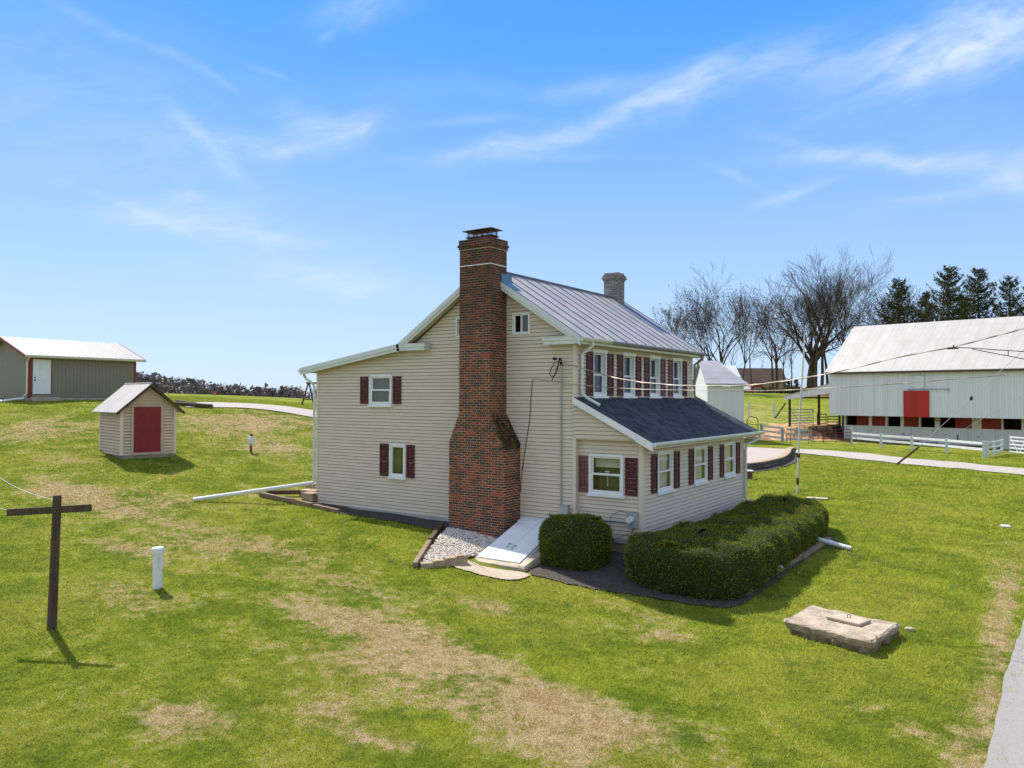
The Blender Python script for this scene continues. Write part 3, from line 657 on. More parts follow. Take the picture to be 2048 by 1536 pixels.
wl = MB(); wl.tube([(1.47, .09, 1.10), (1.2, .09, 1.12), (.98, .09, .98), (.95, .09, .75), (1.0, .09, .5), (1.06, .09, .3)], .007, 5); wl.tube([(1.62, .09, .74), (1.55, .09, .6), (1.3, .08, .5), (1.0, .08, .36)], .007, 5)
build('utility_wire', wl, M['black'], house)
cl = MB(); cl.tube([(-1.28, -.06, 4.50), (-1.33, -.045, 4.42), (-1.37, -.04, 4.1), (-1.42, -.035, 3.4), (-1.60, -.035, 2.4), (-1.70, -.035, 1.7), (-1.715, -.035, 1.4)], .009, 5)
build('phone_cable', cl, M['black'], house)
# ================================================================== ground and lanes
def axis(lo, hi, fine, f0, f1, grow=1.13):
    a = list(np.arange(f0, f1 + 1e-6, fine)); st = fine; x = f0
    while x > lo: st *= grow; x -= st; a.insert(0, x)
    st = fine; x = a[-1]
    while x < hi: st *= grow; x += st; a.append(x)
    return np.array(a)
DRY = [(2.1,-7.8,1.6,.9,1),(.5,-7.3,1.5,.6,.8),(-1.2,-7.5,1.6,.7,.8),(.6,-4.9,1.0,.35,.8),(4.2,-8.4,1.3,.8,.8),(5.4,-8.1,1.4,.7,.75),(1.1,-11.6,.5,.5,.8),(1.9,-10.3,.6,.3,.9),(3.1,-10.5,.8,.3,.9),(-13.1,-5.5,2.6,.9,.95),(-7.2,-6.1,1.8,.7,.85),(-8.,-7.6,1.5,.6,.8),(-5.4,-5.1,2.,.6,.7),(-28.6,-.2,3,3,.9),(-23.4,6.3,3,2,.95),(-18.2,4.6,2.2,1.5,.95),(-12.7,-3.8,1.6,.6,.8),(2.9,-3.3,1.3,.4,.6),(4.5,-4.3,1.4,.7,.7),(7.9,-5.6,.8,.4,.7),(8.7,-6.1,.5,.4,.75),(5.1,-9.3,1.3,.8,.6),(1.1,-9,1.6,.7,.6),(-16,-5.3,2,1,.8),(-23.5,9.4,3,2,.8),(.5,-11.8,.4,.4,.8),(-4.5,-9.4,1.5,.6,.6),(-2.2,-6.0,2.0,.6,.6),(-9.5,-5.0,2,.5,.6),(8.9,5,.8,6,.35),(9.35,-1.5,.3,9,1.15),(-10,2.5,3,1.2,.35),(-20,-3,3,1,.45),(-32,90,14,16,.5),(-22,75,16,10,.35),(-5,57,9,1.2,.5),(-18,30,9,8,.1)]
GRN = [(3.4,-9.9,.5,.3,1),(2.6,-6.2,.8,.5,.8),(8,0,2.5,6,.5),(6.5,-4,2.5,1.2,.3),(0,-3.5,2.5,.7,.5),(-4,-1.7,4,.8,.6),(-9,-11,2.5,2,.3),(7,20,8,12,.5),(3.8,-7.0,.6,.4,.8),(1.8,-5.7,.6,.5,.6)]
def dryness(X, Y):
    d = np.full(len(X), .14)
    for x, y, a, b, k in DRY: d += (k * .72 if a > .4 else k * .9) * np.exp(-((X - x) / a) ** 2 - ((Y - y) / b) ** 2)
    for x, y, a, b, k in GRN: d -= k * np.exp(-((X - x) / a) ** 2 - ((Y - y) / b) ** 2)
    return np.clip(d, -.6, 1.1)
gx = axis(-900, 900, .42, -30, 16); gy = axis(-60, 1200, .42, -16, 24)
GX, GY = np.meshgrid(gx, gy); gzv = gzs(GX, GY)
und = .018 * np.sin(GX.ravel() * 1.7 + 1.3 * np.sin(GY.ravel() * .9)) * np.cos(GY.ravel() * 1.3) * np.exp(-((GX.ravel() + 2) / 30) ** 2)
vv = np.stack([GX.ravel(), GY.ravel(), gzv + und], -1)
nx, ny = len(gx), len(gy); idx = np.arange(nx * ny).reshape(ny, nx)
fq = np.stack([idx[:-1, :-1], idx[:-1, 1:], idx[1:, 1:], idx[1:, :-1]], -1).reshape(-1, 4)
def npmesh(name, v, f, mat, attrs=None, smooth=False, parent=None):
    me = bpy.data.meshes.new(name); k = f.shape[1]
    me.vertices.add(len(v)); me.vertices.foreach_set('co', np.ascontiguousarray(v, np.float32).ravel())
    me.loops.add(f.size); me.loops.foreach_set('vertex_index', f.astype(np.int32).ravel())
    me.polygons.add(len(f)); me.polygons.foreach_set('loop_start', np.arange(0, f.size, k, dtype=np.int32)); me.polygons.foreach_set('loop_total', np.full(len(f), k, np.int32))
    if smooth: me.polygons.foreach_set('use_smooth', np.ones(len(f), bool))
    me.update(); me.validate()
    for an, av in (attrs or {}).items():
        a = me.attributes.new(an, 'FLOAT', 'POINT'); a.data.foreach_set('value', np.ascontiguousarray(av, np.float32))
    me.materials.append(mat); o = bpy.data.objects.new(name, me); COL.objects.link(o)
    if parent: o.parent = parent
    return o
go = npmesh('ground', vv, fq, lawnmat('lawn'), {'dry': dryness(vv[:, 0], vv[:, 1])}, True); tag(go, None, None, kind='structure')
def gnear(X, Y): return gz(X, Y) + .018 * math.sin(X*1.7 + 1.3*math.sin(Y*.9)) * math.cos(Y*1.3) * math.exp(-((X+2)/30)**2)
def resample(pts, step):
    out = [pts[0]]
    for a, b in zip(pts, pts[1:]):
        L = math.dist(a, b); k = max(1, int(L / step))
        for i in range(1, k + 1): out.append(tuple(a[j] + (b[j]-a[j]) * i / k for j in range(len(a))))
    return out
def catmull(p, m=6):
    q = [p[0]] + list(p) + [p[-1]]; out = []
    for i in range(1, len(q) - 2):
        for k in range(m):
            t = k / m; out.append(tuple(.5*((2*q[i][j]) + (-q[i-1][j]+q[i+1][j])*t + (2*q[i-1][j]-5*q[i][j]+4*q[i+1][j]-q[i+2][j])*t*t + (-q[i-1][j]+3*q[i][j]-3*q[i+1][j]+q[i+2][j])*t**3) for j in range(len(p[0]))))
    return out + [tuple(p[-1])]
def strip(name, left, right, mat, lift, step=.5, cross=6, ragged=.06):
    n = max(len(left), len(right)); mb = MB(); rows = []
    A = resample(catmull(left, 8), step); 
    m = len(A); Rr = catmull(right, 24)
    B = [Rr[int(i * (len(Rr) - 1) / (m - 1))] for i in range(m)]
    V = []
    for a, b in zip(A, B):
        ja = random.uniform(-ragged, ragged); jb = random.uniform(-ragged, ragged)
        for k in range(cross + 1):
            t = k / cross; x = a[0] + (b[0]-a[0])*t; y = a[1] + (b[1]-a[1])*t
            if k == 0: x += ja; y += ja * .3
            if k == cross: x += jb; y += jb * .3
            V.append((x, y))
    V = np.array(V); Z = gzs(V[:, 0], V[:, 1]) + .018*np.sin(V[:,0]*1.7+1.3*np.sin(V[:,1]*.9))*np.cos(V[:,1]*1.3)*np.exp(-((V[:,0]+2)/30)**2) + lift
    f = [(i*(cross+1)+k, i*(cross+1)+k+1, (i+1)*(cross+1)+k+1, (i+1)*(cross+1)+k) for i in range(m-1) for k in range(cross)]
    o = npmesh(name, np.column_stack([V, Z]), np.array(f), mat, smooth=True); tag(o, None, None, kind='structure'); return o
strip('driveway', [(9.55,-16),(9.5,-9),(9.55,-5.5),(9.6,-2.7),(9.72,-.3),(9.9,3),(10.4,7),(11.5,12)], [(13.2,-16),(13.2,-9),(13.2,-5.5),(13.3,-2.7),(13.4,-.3),(13.6,3),(14.1,7),(15.2,12)], M['asphalt'], .03, .4, 8, .015)
strip('far_driveway', [(-5.4,43.6),(-1,42.4),(2.4,38.9),(6,36.6),(9.2,33.9),(14,30),(20,25)], [(-4.6,38.6),(-1.5,36.5),(2.8,33.3),(6,31.6),(9.2,29.6),(13,27),(18,22)], M['gravel'], .05, .6, 6, .08)
strip('gravel_lane', [at(352,45.6),at(395,47.5),at(430,48.3),at(480,48.2),at(530,48),at(580,47.6),at(640,47),at(760,46),at(900,45)], [at(375,43.6),at(410,43.8),at(440,43.9),at(480,44.2),at(530,44.2),at(580,43.9),at(640,43.4),at(760,42.4),at(900,41)], M['gravel'], .05, .6, 6, .06)
# raised paved court with its retaining wall
CW = catmull([(-6.0,19.2),(-3.2,20.6),(-2.35,22.9),(-2.25,25.5),(-2.45,28.5),(-3.2,32.5),(-4.1,36.2),(-4.3,38.2)], 8)
def ctop(i): return .62 - .10 * i / len(CW)
cm = MB()
for i in range(len(CW) - 1):
    a, b = CW[i], CW[i+1]
    cm.face([(a[0], a[1], ctop(i) - .1), (b[0], b[1], ctop(i+1) - .1), (b[0] - 9, b[1] + 1.0, ctop(i+1) - .06), (a[0] - 9, a[1] + 1.0, ctop(i) - .06)])
tag(build('paved_court', cm, M['paver'], smooth=True), None, None, kind='structure')
rw = MB()
for i in range(len(CW) - 1):
    a, b = Vector((*CW[i], 0)), Vector((*CW[i+1], 0)); d = (b - a).normalized(); nn = Vector((-d.y, d.x, 0)) * .3
    za, zb = ctop(i), ctop(i+1); lo = -.5
    rw.hexa([(a.x, a.y, lo), (b.x, b.y, lo), (b.x + nn.x, b.y + nn.y, lo), (a.x + nn.x, a.y + nn.y, lo)], [(a.x, a.y, za), (b.x, b.y, zb), (b.x + nn.x, b.y + nn.y, zb), (a.x + nn.x, a.y + nn.y, za)])
wt = thing('retaining_wall', 'low curved dark block retaining wall around the pinkish paved court', 'wall', (-2.4, 26, 0))
o = build('block_course', rw, M['rwall'], wt, (2.4, -26, 0))
cp = MB()
for i in range(len(CW) - 1):
    a, b = Vector((*CW[i], 0)), Vector((*CW[i+1], 0)); d = (b - a).normalized(); nn = Vector((-d.y, d.x, 0)); za, zb = ctop(i), ctop(i+1)
    p = [a - nn*.03, b - nn*.03, b + nn*.34, a + nn*.34]; zz = [za, zb, zb, za]
    cp.hexa([(q.x, q.y, z + .003) for q, z in zip(p, zz)], [(q.x, q.y, z + .06) for q, z in zip(p, zz)])
build('coping', cp, M['block'], wt, (2.4, -26, 0))
mb = strip('mulch_bed', [(-5.8,18.4),(-2.6,19.9),(-1.85,22.9),(-1.75,25.5),(-1.9,28.5),(-2.5,32),(-3.5,35.8)], [(-6,19.1),(-3.2,20.5),(-2.4,22.9),(-2.3,25.5),(-2.5,28.5),(-3.2,32.5),(-4.1,36.2)], M['mulch'], .05, .5, 3, .05)
# dark bed round the bushes, concrete pad, strip along the gable
def poly_ground(name, pts, mat, lift, n=14, kind='structure', ragged=.05):
    P = catmull(pts + [pts[0]], 6)[:-1]; c = np.mean(np.array(P), 0); V = []; F = []
    m = len(P); P = [(x + random.uniform(-ragged, ragged), y + random.uniform(-ragged, ragged)) for x, y in P]
    for k in range(n + 1):
        t = k / n
        for x, y in P: V.append((c[0] + (x - c[0]) * t, c[1] + (y - c[1]) * t))
    for k in range(n):
        for i in range(m): j = (i + 1) % m; F.append((k*m+i, k*m+j, (k+1)*m+j, (k+1)*m+i))
    V = np.array(V); Z = gzs(V[:, 0], V[:, 1]) + .018*np.sin(V[:,0]*1.7+1.3*np.sin(V[:,1]*.9))*np.cos(V[:,1]*1.3) + lift
    o = npmesh(name, np.column_stack([V, Z]), np.array(F), mat, smooth=True); tag(o, None, None, kind=kind); return o
poly_ground('mulch_bed', [(-.2,-1.6),(.1,-2.35),(1.2,-2.45),(2.4,-2.35),(3.6,-2.2),(4.5,-2.0),(4.92,-1.3),(5.02,1),(5.1,4),(5.12,6.0),(4.0,8.5),(2.0,9.0),(1.9,5),(1.85,1),(1.0,.1),(-.1,-.1)], M['mulch'], .03)
poly_ground('concrete_pad', [(-1.65,-2.5),(-.9,-2.62),(.1,-2.45),(.22,-2.75),(.0,-3.1),(-.5,-3.2),(-1.0,-3.2),(-1.55,-3.15)], M['concrete_pale'], .035, 8, ragged=.02)
poly_ground('soil_strip', [(-9.9,-.05),(-9.9,-.75),(-8.6,-.82),(-7,-.85),(-5.2,-.95),(-3.75,-1.0),(-3.65,.05),(-6,.05)], M['mulch'], .03)
peb = [(-3.72,-.75),(-3.55,-.95),(-2.55,-2.95),(-2.1,-3.7),(-1.8,-3.3),(-1.72,-2.6),(-1.72,-.8)]
poly_ground('pebble_base', peb, M['pebble'], .05, 8)
def inpoly(x, y, P):
    c = False; j = len(P) - 1
    for i in range(len(P)):
        if (P[i][1] > y) != (P[j][1] > y) and x < (P[j][0]-P[i][0]) * (y-P[i][1]) / (P[j][1]-P[i][1]) + P[i][0]: c = not c
        j = i
    return c
pv = []; pf_ = []
ico = bmesh.new(); bmesh.ops.create_icosphere(ico, subdivisions=1, radius=1); iv = np.array([v.co[:] for v in ico.verts]); iff = np.array([[v.index for v in f.verts] for f in ico.faces]); ico.free()
cnt = 0
while cnt < 2600:
    x = random.uniform(-3.75, -1.7); y = random.uniform(-3.75, -.75)
    if not inpoly(x, y, peb): continue
    s = random.uniform(.018, .042); a = random.uniform(0, 6.28)
    q = iv * np.array([s, s * random.uniform(.6, .9), s * random.uniform(.45, .7)]); q = q @ np.array([[math.cos(a), math.sin(a), 0], [-math.sin(a), math.cos(a), 0], [0, 0, 1]])
    pf_.append(iff + len(iv) * cnt); pv.append(q + np.array([x, y, gnear(x, y) + .06 + random.uniform(0, .025)])); cnt += 1
tag(npmesh('pebble_bed', np.concatenate(pv), np.concatenate(pf_), M['pebble'], smooth=True), 'pale pebbles between the brick chimney and the edging timbers', 'pebbles', kind='stuff')
# ================================================================== grass blades (nearer lawn)
NB = 760000
t = 6.3 + (62 - 6.3) * rng.random(NB) ** 1.75
s = (rng.random(NB) - .5) * 2 * .74 * t
BX = CAM[0] + s * RT[0] + t * VW[0]; BY = CAM[1] + s * RT[1] + t * VW[1]
keep = np.ones(NB, bool)
for x0, x1, y0, y1 in ((-9.95, 1.9, -.05, 8.1), (9.75, 13.2, -20, -3), (9.85, 13.4, -3, 1.0), (9.95, 14, 1, 8), (-1.75, .2, -2.6, 0)): keep &= ~((BX > x0) & (BX < x1) & (BY > y0) & (BY < y1))
def polymask(P):
    c = np.zeros(NB, bool); j = len(P) - 1
    for i in range(len(P)):
        with np.errstate(all='ignore'):
            hit = ((P[i][1] > BY) != (P[j][1] > BY)) & (BX < (P[j][0]-P[i][0]) * (BY-P[i][1]) / (P[j][1]-P[i][1] + 1e-12) + P[i][0])
        c ^= hit; j = i
    return c
for P in ([(-.2,-1.6),(.1,-2.3),(1.2,-2.4),(2.4,-2.3),(3.6,-2.15),(4.5,-1.95),(4.88,-1.2),(4.98,1),(5.04,4),(5.08,6),(4,8.5),(2,9),(1.9,5),(1.85,1),(1,.1),(-.1,-.1)], peb, [(-1.65,-2.5),(-.9,-2.6),(.1,-2.45),(.2,-2.75),(.0,-3.05),(-.5,-3.15),(-1,-3.15),(-1.5,-3.1)],
          [(-9.9,0),(-9.9,-.7),(-7,-.8),(-5.2,-.9),(-3.75,-.95),(-3.6,0)], [(6.05,-2.4),(6.25,-1.25),(7.9,-1.6),(7.78,-3.25)], [(-20.9,-2),(-18.6,-2),(-18,0),(-20,.3)], CW + [(-14, 39), (-14, 19)], [at(352,45.6),at(430,48.3),at(530,48),at(640,47),at(640,43.4),at(530,44.2),at(430,43.9)], [(-11.6,1.4),(-11.8,-.8),(-9.9,-.8),(-9.9,1.5)]): keep &= ~polymask(P)
BX, BY, t = BX[keep], BY[keep], t[keep]; NB = len(BX)
bd = dryness(BX, BY)
BZ = gzs(BX, BY) + .018*np.sin(BX*1.7+1.3*np.sin(BY*.9))*np.cos(BY*1.3)*np.exp(-((BX+2)/30)**2)
def cellrand(cs, seed):
    jx = np.floor((BX + rng.normal(size=NB) * cs * .22) / cs).astype(np.int64); jy = np.floor((BY + rng.normal(size=NB) * cs * .22) / cs).astype(np.int64)
    q = (jx * 73856093 ^ jy * 19349663 ^ seed * 83492791) & 0xFFFFF; q = (q * 1103515245 + 12345) & 0x7FFFFFFF; q = (q * 1103515245 + 12345) & 0x7FFFFFFF
    return (q >> 8) % 10007 / 10007.0
c1 = cellrand(.085, 1); c2 = cellrand(.24, 2); c3 = cellrand(.8, 3)
brnd = np.clip(.40 * c1 + .28 * c2 + .12 * c3 + .32 * rng.random(NB) - .06, 0, 1)
h = (.012 + .020 * rng.random(NB) + .030 * c1 * c2 + .012 * c3) * (1 - .3 * np.clip(bd, 0, 1)) * (1 + .012 * t) * (1 - .6 * np.clip((t - 40) / 22, 0, 1)); w = (.0042 + .0009 * np.maximum(t - 8, 0)) * (.7 + .6 * rng.random(NB))
an = rng.random(NB) * 6.283; ln = (rng.random(NB) ** .7) * h * 1.4; la = rng.random(NB) * 6.283
vx = np.empty((NB, 3, 3))
vx[:, 0] = np.stack([BX - np.cos(an) * w, BY - np.sin(an) * w, BZ - .006], -1); vx[:, 1] = np.stack([BX + np.cos(an) * w, BY + np.sin(an) * w, BZ - .006], -1)
vx[:, 2] = np.stack([BX + np.cos(la) * ln, BY + np.sin(la) * ln, BZ + h], -1)
gr = npmesh('grass', vx.reshape(-1, 3), np.arange(NB * 3).reshape(-1, 3), lawnmat('grass_blade', True), {'dry': np.repeat(bd, 3), 'rnd': np.repeat(brnd, 3)})
tag(gr, 'short patchy green and straw coloured lawn grass', 'grass', kind='stuff')
# ================================================================== clipped yews
def leafy(name, sample, n, size, mat, parent, out=.02):
    P, N = sample(n); m = len(P)
    P = P + N * rng.uniform(-.05, out, (m, 1)); r1 = rng.normal(size=(m, 3)); r1 /= np.linalg.norm(r1, axis=1)[:, None]
    d = N * .75 + r1 * .75; d /= np.linalg.norm(d, axis=1)[:, None]; sd = np.cross(d, rng.normal(size=(m, 3))); sd /= np.linalg.norm(sd, axis=1)[:, None] + 1e-9
    L = size * rng.uniform(.6, 1.5, (m, 1)); W_ = L * .28
    V = np.empty((m, 3, 3)); V[:, 0] = P - sd * W_; V[:, 1] = P + sd * W_; V[:, 2] = P + d * L
    return npmesh(name, V.reshape(-1, 3), np.arange(m * 3).reshape(-1, 3), mat, {'rnd': np.repeat(rng.random(m), 3)}, parent=parent)
def meshsample(verts, tris):
    A = verts[tris[:, 0]]; B = verts[tris[:, 1]]; C_ = verts[tris[:, 2]]; nn = np.cross(B - A, C_ - A); ar = np.linalg.norm(nn, axis=1); nn /= ar[:, None] + 1e-12
    def f(n):
        i = rng.choice(len(tris), n, p=ar / ar.sum()); u, v_ = rng.random((2, n)); q = u + v_ > 1; u[q] = 1 - u[q]; v_[q] = 1 - v_[q]
        return A[i] + (B[i] - A[i]) * u[:, None] + (C_[i] - A[i]) * v_[:, None], nn[i]
    return f
def shrub(name, label, cat, outline, zb, zt, bulge, n, size, loc, dome=.12):
    root = thing(name, label, cat, loc)
    ar = sum(a[0]*b[1] - b[0]*a[1] for a, b in zip(outline, outline[1:] + outline[:1]))
    if ar < 0: outline = outline[:1] + outline[1:][::-1]
    P = np.array(catmull(outline + [outline[0]], 8)[:-1]) - np.array(loc[:2]); m = len(P)
    d = np.roll(P, -1, 0) - np.roll(P, 1, 0); nn = np.stack([d[:, 1], -d[:, 0]], -1); nn /= np.linalg.norm(nn, axis=1)[:, None]
    V = []
    prof = [(0, -.12 - bulge*.6), (.12, -bulge*.3), (.35, .0), (.6, bulge*.35), (.8, bulge*.2), (.9, -.05), (.96, -.14), (1.0, -.30)]
    zl = lambda x, y: (zb(x, y) if callable(zb) else zb)
    for k, (hh, off) in enumerate(prof):
        for i in range(m):
            q = P[i] + nn[i] * off; z0 = zl(q[0] + loc[0], q[1] + loc[1]); V.append((q[0], q[1], z0 + (zt - z0) * hh - loc[2]))
    nr = len(prof)
    for tt in (.75, .5, .25, 0):
        for i in range(m):
            q = (P[i] + nn[i] * -.30) * tt + nearest_mid(P, i) * (1 - tt); V.append((q[0], q[1], zt - loc[2] + dome * (1 - tt) * .6))
        nr += 1
    V = np.array(V)
    ph = rng.uniform(0, 6, 6)
    wob = .045 * np.sin(V[:, 0]*3.1+ph[0]) * np.sin(V[:, 1]*2.7+ph[1]) + .03*np.sin(V[:, 1]*6.3+ph[2]+V[:, 2]*5) + .025 * np.sin(V[:, 0]*9+ph[3]) * np.sin(V[:, 2]*7+ph[4])
    V[:, 2] += wob * (V[:, 2] > .3); V[:, :2] += (np.tile(nn, (nr, 1)) * wob[:, None])
    F = []
    for k in range(nr - 1):
        for i in range(m): j = (i + 1) % m; F += [(k*m+i, k*m+j, (k+1)*m+j), (k*m+i, (k+1)*m+j, (k+1)*m+i)]
    F = np.array(F)
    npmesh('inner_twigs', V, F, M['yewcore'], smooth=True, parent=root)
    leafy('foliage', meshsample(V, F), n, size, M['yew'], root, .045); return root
def nearest_mid(P, i):
    # point on the spine of the outline across from vertex i
    j = (len(P) - i) % len(P); return (P[i] + P[j]) / 2
hz = lambda x, y: gz(x, y) - .03
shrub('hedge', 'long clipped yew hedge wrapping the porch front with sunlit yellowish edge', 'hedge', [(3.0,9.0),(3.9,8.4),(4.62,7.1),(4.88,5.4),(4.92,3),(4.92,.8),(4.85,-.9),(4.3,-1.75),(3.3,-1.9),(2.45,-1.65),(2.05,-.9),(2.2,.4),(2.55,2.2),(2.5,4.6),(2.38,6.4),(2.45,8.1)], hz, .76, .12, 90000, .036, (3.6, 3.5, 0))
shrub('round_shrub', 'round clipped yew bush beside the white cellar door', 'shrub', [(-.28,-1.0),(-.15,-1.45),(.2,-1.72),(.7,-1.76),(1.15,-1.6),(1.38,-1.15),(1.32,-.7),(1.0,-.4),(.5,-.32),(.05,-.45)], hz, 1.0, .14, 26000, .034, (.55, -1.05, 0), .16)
# ================================================================== small things round the house
dc = thing('cellar_door', 'white sloping metal bulkhead door on concrete at the foot of the gable', 'cellar door', (-1.0, -.03, 0))
cb_ = MB(); zg = -.35
def wedge(x0, x1, y0, z0, y1, z1, th=None):
    lo = zg if th is None else None
    b = [(x0, y0, zg if th is None else z0 - th), (x1, y0, zg if th is None else z0 - th), (x1, y1, zg if th is None else z1 - th), (x0, y1, zg if th is None else z1 - th)]
    cb_.hexa(b, [(x0, y0, z0), (x1, y0, z0), (x1, y1, z1), (x0, y1, z1)])
wedge(-.82, .95, 0, .50, -2.30, -.05); wedge(-.80, -.64, 0, .54, -2.05, .0)
wedge(.72, .93, -.0, .53, -2.28, -.02)
build('concrete_curb', cb_, M['concrete'], dc, bevel=.02)
def leaf(x0, x1):
    global cb_
    cb_ = MB(); wedge(x0, x1, -.30, .66, -2.12, .03, .035); return build('door_leaf', cb_, M['white'], dc, bevel=.008)
l1 = leaf(-.60, .035); l2 = leaf(.045, .68)
cb_ = MB(); wedge(-.62, .70, .02, .76, -.29, .675, .05); build('header_flap', cb_, M['white'], dc, bevel=.008)
cb_ = MB(); wedge(-.64, -.61, -.02, .70, -2.1, .0, .06); wedge(.69, .72, -.02, .70, -2.1, .0, .06); build('door_frame', cb_, M['white'], dc)
for dx, dy, par in ((-.06, -1.50, l1), (.13, -1.56, l2)):
    z = .66 - (-.30 - dy) * .346 + .012
    hd = MB(); hd.tube([(dx, dy - .07, z - .02), (dx, dy - .05, z + .03), (dx, dy + .05, z + .055), (dx, dy + .07, z + .02)], .012, 6); hd.box(dx - .03, dx + .03, dy - .1, dy - .06, z - .045, z - .01); hd.box(dx - .03, dx + .03, dy + .06, dy + .1, z - .005, z + .04)
    build('handle', hd, M['grey'], par)
def beam(name, label, a, b, w, h, mat, cat='timber', group=None):
    L = math.dist(a, b); mid = [(a[i] + b[i]) / 2 for i in range(3)]; o = thing(name, label, cat) if False else None
    mb = MB(); d = Vector(b) - Vector(a); mb.bar((0, 0, 0), d, w, h)
    ob = build(name, mb, mat, None, a, bevel=.012); return tag(ob, label, cat, group)
G = lambda x, y, o=0: (x, y, gnear(x, y) + o)
beam('landscape_timber', 'pale weathered timber edging the lower end of the pebble bed', G(-2.10,-3.9,.07), G(-2.98,-2.35,.09), .12, .13, M['timber'], group='landscape timbers')
beam('landscape_timber', 'dark weathered timber edging the pebble bed next to the house wall', G(-3.02,-2.28,.10), G(-3.86,-.78,.12), .12, .13, M['timberdark'], group='landscape timbers')
beam('landscape_timber', 'long grey timber lying along the near half of the hedge', G(4.74,-1.0,.08), G(4.90,2.95,.08), .14, .14, M['timber'], group='landscape timbers')
beam('landscape_timber', 'grey timber running under the white drain pipe beside the hedge', G(4.94,2.98,.08), G(5.0,5.75,.08), .14, .14, M['timber'], group='landscape timbers')
beam('landscape_timber', 'reddish split timber edging the soil at the left corner of the house', G(-11.6,-.95,.08), G(-9.3,-.72,.07), .13, .14, M['timberx'], group='landscape timbers')
beam('landscape_timber', 'short tan timber lying in the soil below the grey clapboard wall', G(-9.2,-.74,.07), G(-8.0,-.80,.06), .12, .12, M['timberx'], group='landscape timbers')
beam('landscape_timber', 'dark upper timber leading to the corner steps', G(-11.55,-.75,.12), G(-10.9,.15,.14), .12, .14, M['timberdark'], group='landscape timbers')
def blockstone(label, x, y, rz, sx, sy, sz, lift=0, name='edging_block', cat='block', group='edging blocks by the pebble bed'):
    mb = MB(); mb.hexa([(-sx, -sy, -.1), (sx, -sy, -.1), (sx * .95, sy, -.1), (-sx * .95, sy, -.1)], [(-sx * .97, -sy * .94, sz), (sx * .96, -sy * .96, sz * .98), (sx * .93, sy, sz), (-sx * .93, sy, sz * 1.02)])
    return tag(build(name, mb, M['block'], None, G(x, y, lift), rz, bevel=.015), label, cat, group)
for k, (x, y, rz) in enumerate([(-1.98,-3.62,1.05),(-1.84,-3.36,1.1),(-1.70,-3.08,1.15),(-1.56,-2.84,1.0)]):
    blockstone(['low tan edging block touching the foot of the pale timber', 'second tan edging block up from the pale timber', 'third tan edging block, next below the tallest one', 'tallest edging block against the concrete of the cellar door'][k], x, y, rz, .15, .10, .10 + .045 * k)
blockstone('upper grey stone step by the left corner of the house', -10.62, .35, .1, .34, .2, .24, 0, 'stone_step', 'step', 'stone steps at the house corner')
blockstone('lower grey stone step by the left corner of the house', -10.18, -.02, .1, .24, .18, .26, 0, 'stone_step', 'step', 'stone steps at the house corner')
blockstone('flat pale stone on top of the corner step wall', -10.75, 1.0, .15, .55, .25, .36, 0, 'stone_step', 'step', 'stone steps at the house corner')
mb = MB(); mb.box(-.5, .5, -.16, .16, -.6, .40); tag(build('stub_wall', mb, M['found'], None, G(-10.35, 1.0), 0, bevel=.02), 'dark stone stub wall at the left corner of the house', 'wall')
def pipe(name, label, a, b, r, cat='pipe', mat='pvc', group=None):
    mb = MB(); d = Vector(b) - Vector(a); k = d.normalized()
    pts = [Vector((0, 0, 0)), d]; base = MB()
    base.tube(pts, r, 14, cap=False); base.tube([k * .004, d - k * .004], r * .86, 14, cap=False)
    for e in (Vector((0, 0, 0)), d):
        pass
    base.tube([d * .5 - k * .06, d * .5 + k * .06], r * 1.12, 14)
    return tag(build(name, base, M[mat], None, a, smooth=False), label, cat, group)
pipe('drain_pipe', 'long white drain pipe sloping from the left house corner across the lawn', (-10.0, -.05, 1.12), G(-11.95, -3.2, .07), .062)
pipe('drain_pipe', 'short fat white drain pipe poking out of the hedge over the timber', G(4.72, 5.02, .20), G(5.75, 4.9, .07), .062)
pipe('drain_pipe', 'nearer of two thin grey pipe ends resting on the hedge timber', G(4.45, .93, .20), G(4.95, .82, .19), .03, group='thin pipe ends')
pipe('drain_pipe', 'farther of two thin grey pipe ends resting on the hedge timber', G(4.45, 1.22, .21), G(4.98, 1.10, .20), .03, group='thin pipe ends')
pipe('metal_rod', 'thin dark rod lying on the grass near the fat white drain pipe', G(5.62, 4.45, .03), G(6.2, 4.2, .03), .011, 'rod', 'rust')
# cistern slab
cs = thing('cistern_slab', 'rough concrete cistern slab with a square lid on the lawn', 'concrete slab', (6.95, -2.25, gnear(6.95, -2.25)))
def rough(corners, z0, z1, name, mat, parent, nseg=14, amp=.03, under=0):
    mb = MB(); ring = []
    for i in range(4):
        a, b = corners[i], corners[(i+1) % 4]
        for k in range(nseg): t = k / nseg; ring.append((a[0] + (b[0]-a[0])*t + random.uniform(-amp, amp), a[1] + (b[1]-a[1])*t + random.uniform(-amp, amp)))
    c = (sum(p[0] for p in ring) / len(ring), sum(p[1] for p in ring) / len(ring)); n = len(ring); V = []
    lev = [(z0, under), (z0 + (z1-z0)*.3, under*.6), (z0 + (z1-z0)*.38, -.015), (z1 - .03, 0), (z1, -.035)]
    for z, o_ in lev:
        for p in ring:
            d = math.hypot(p[0]-c[0], p[1]-c[1]); k = 1 + o_ / d; V.append((c[0]+(p[0]-c[0])*k + random.uniform(-.012, .012), c[1]+(p[1]-c[1])*k + random.uniform(-.012, .012), z + random.uniform(-.012, .012)))
    F = [(q*n+i, q*n+(i+1) % n, (q+1)*n+(i+1) % n, (q+1)*n+i) for q in range(len(lev)-1) for i in range(n)]; F.append(tuple((len(lev)-1)*n+i for i in range(n)))
    mb.v = V; mb.f = F; return build(name, mb, mat, parent)
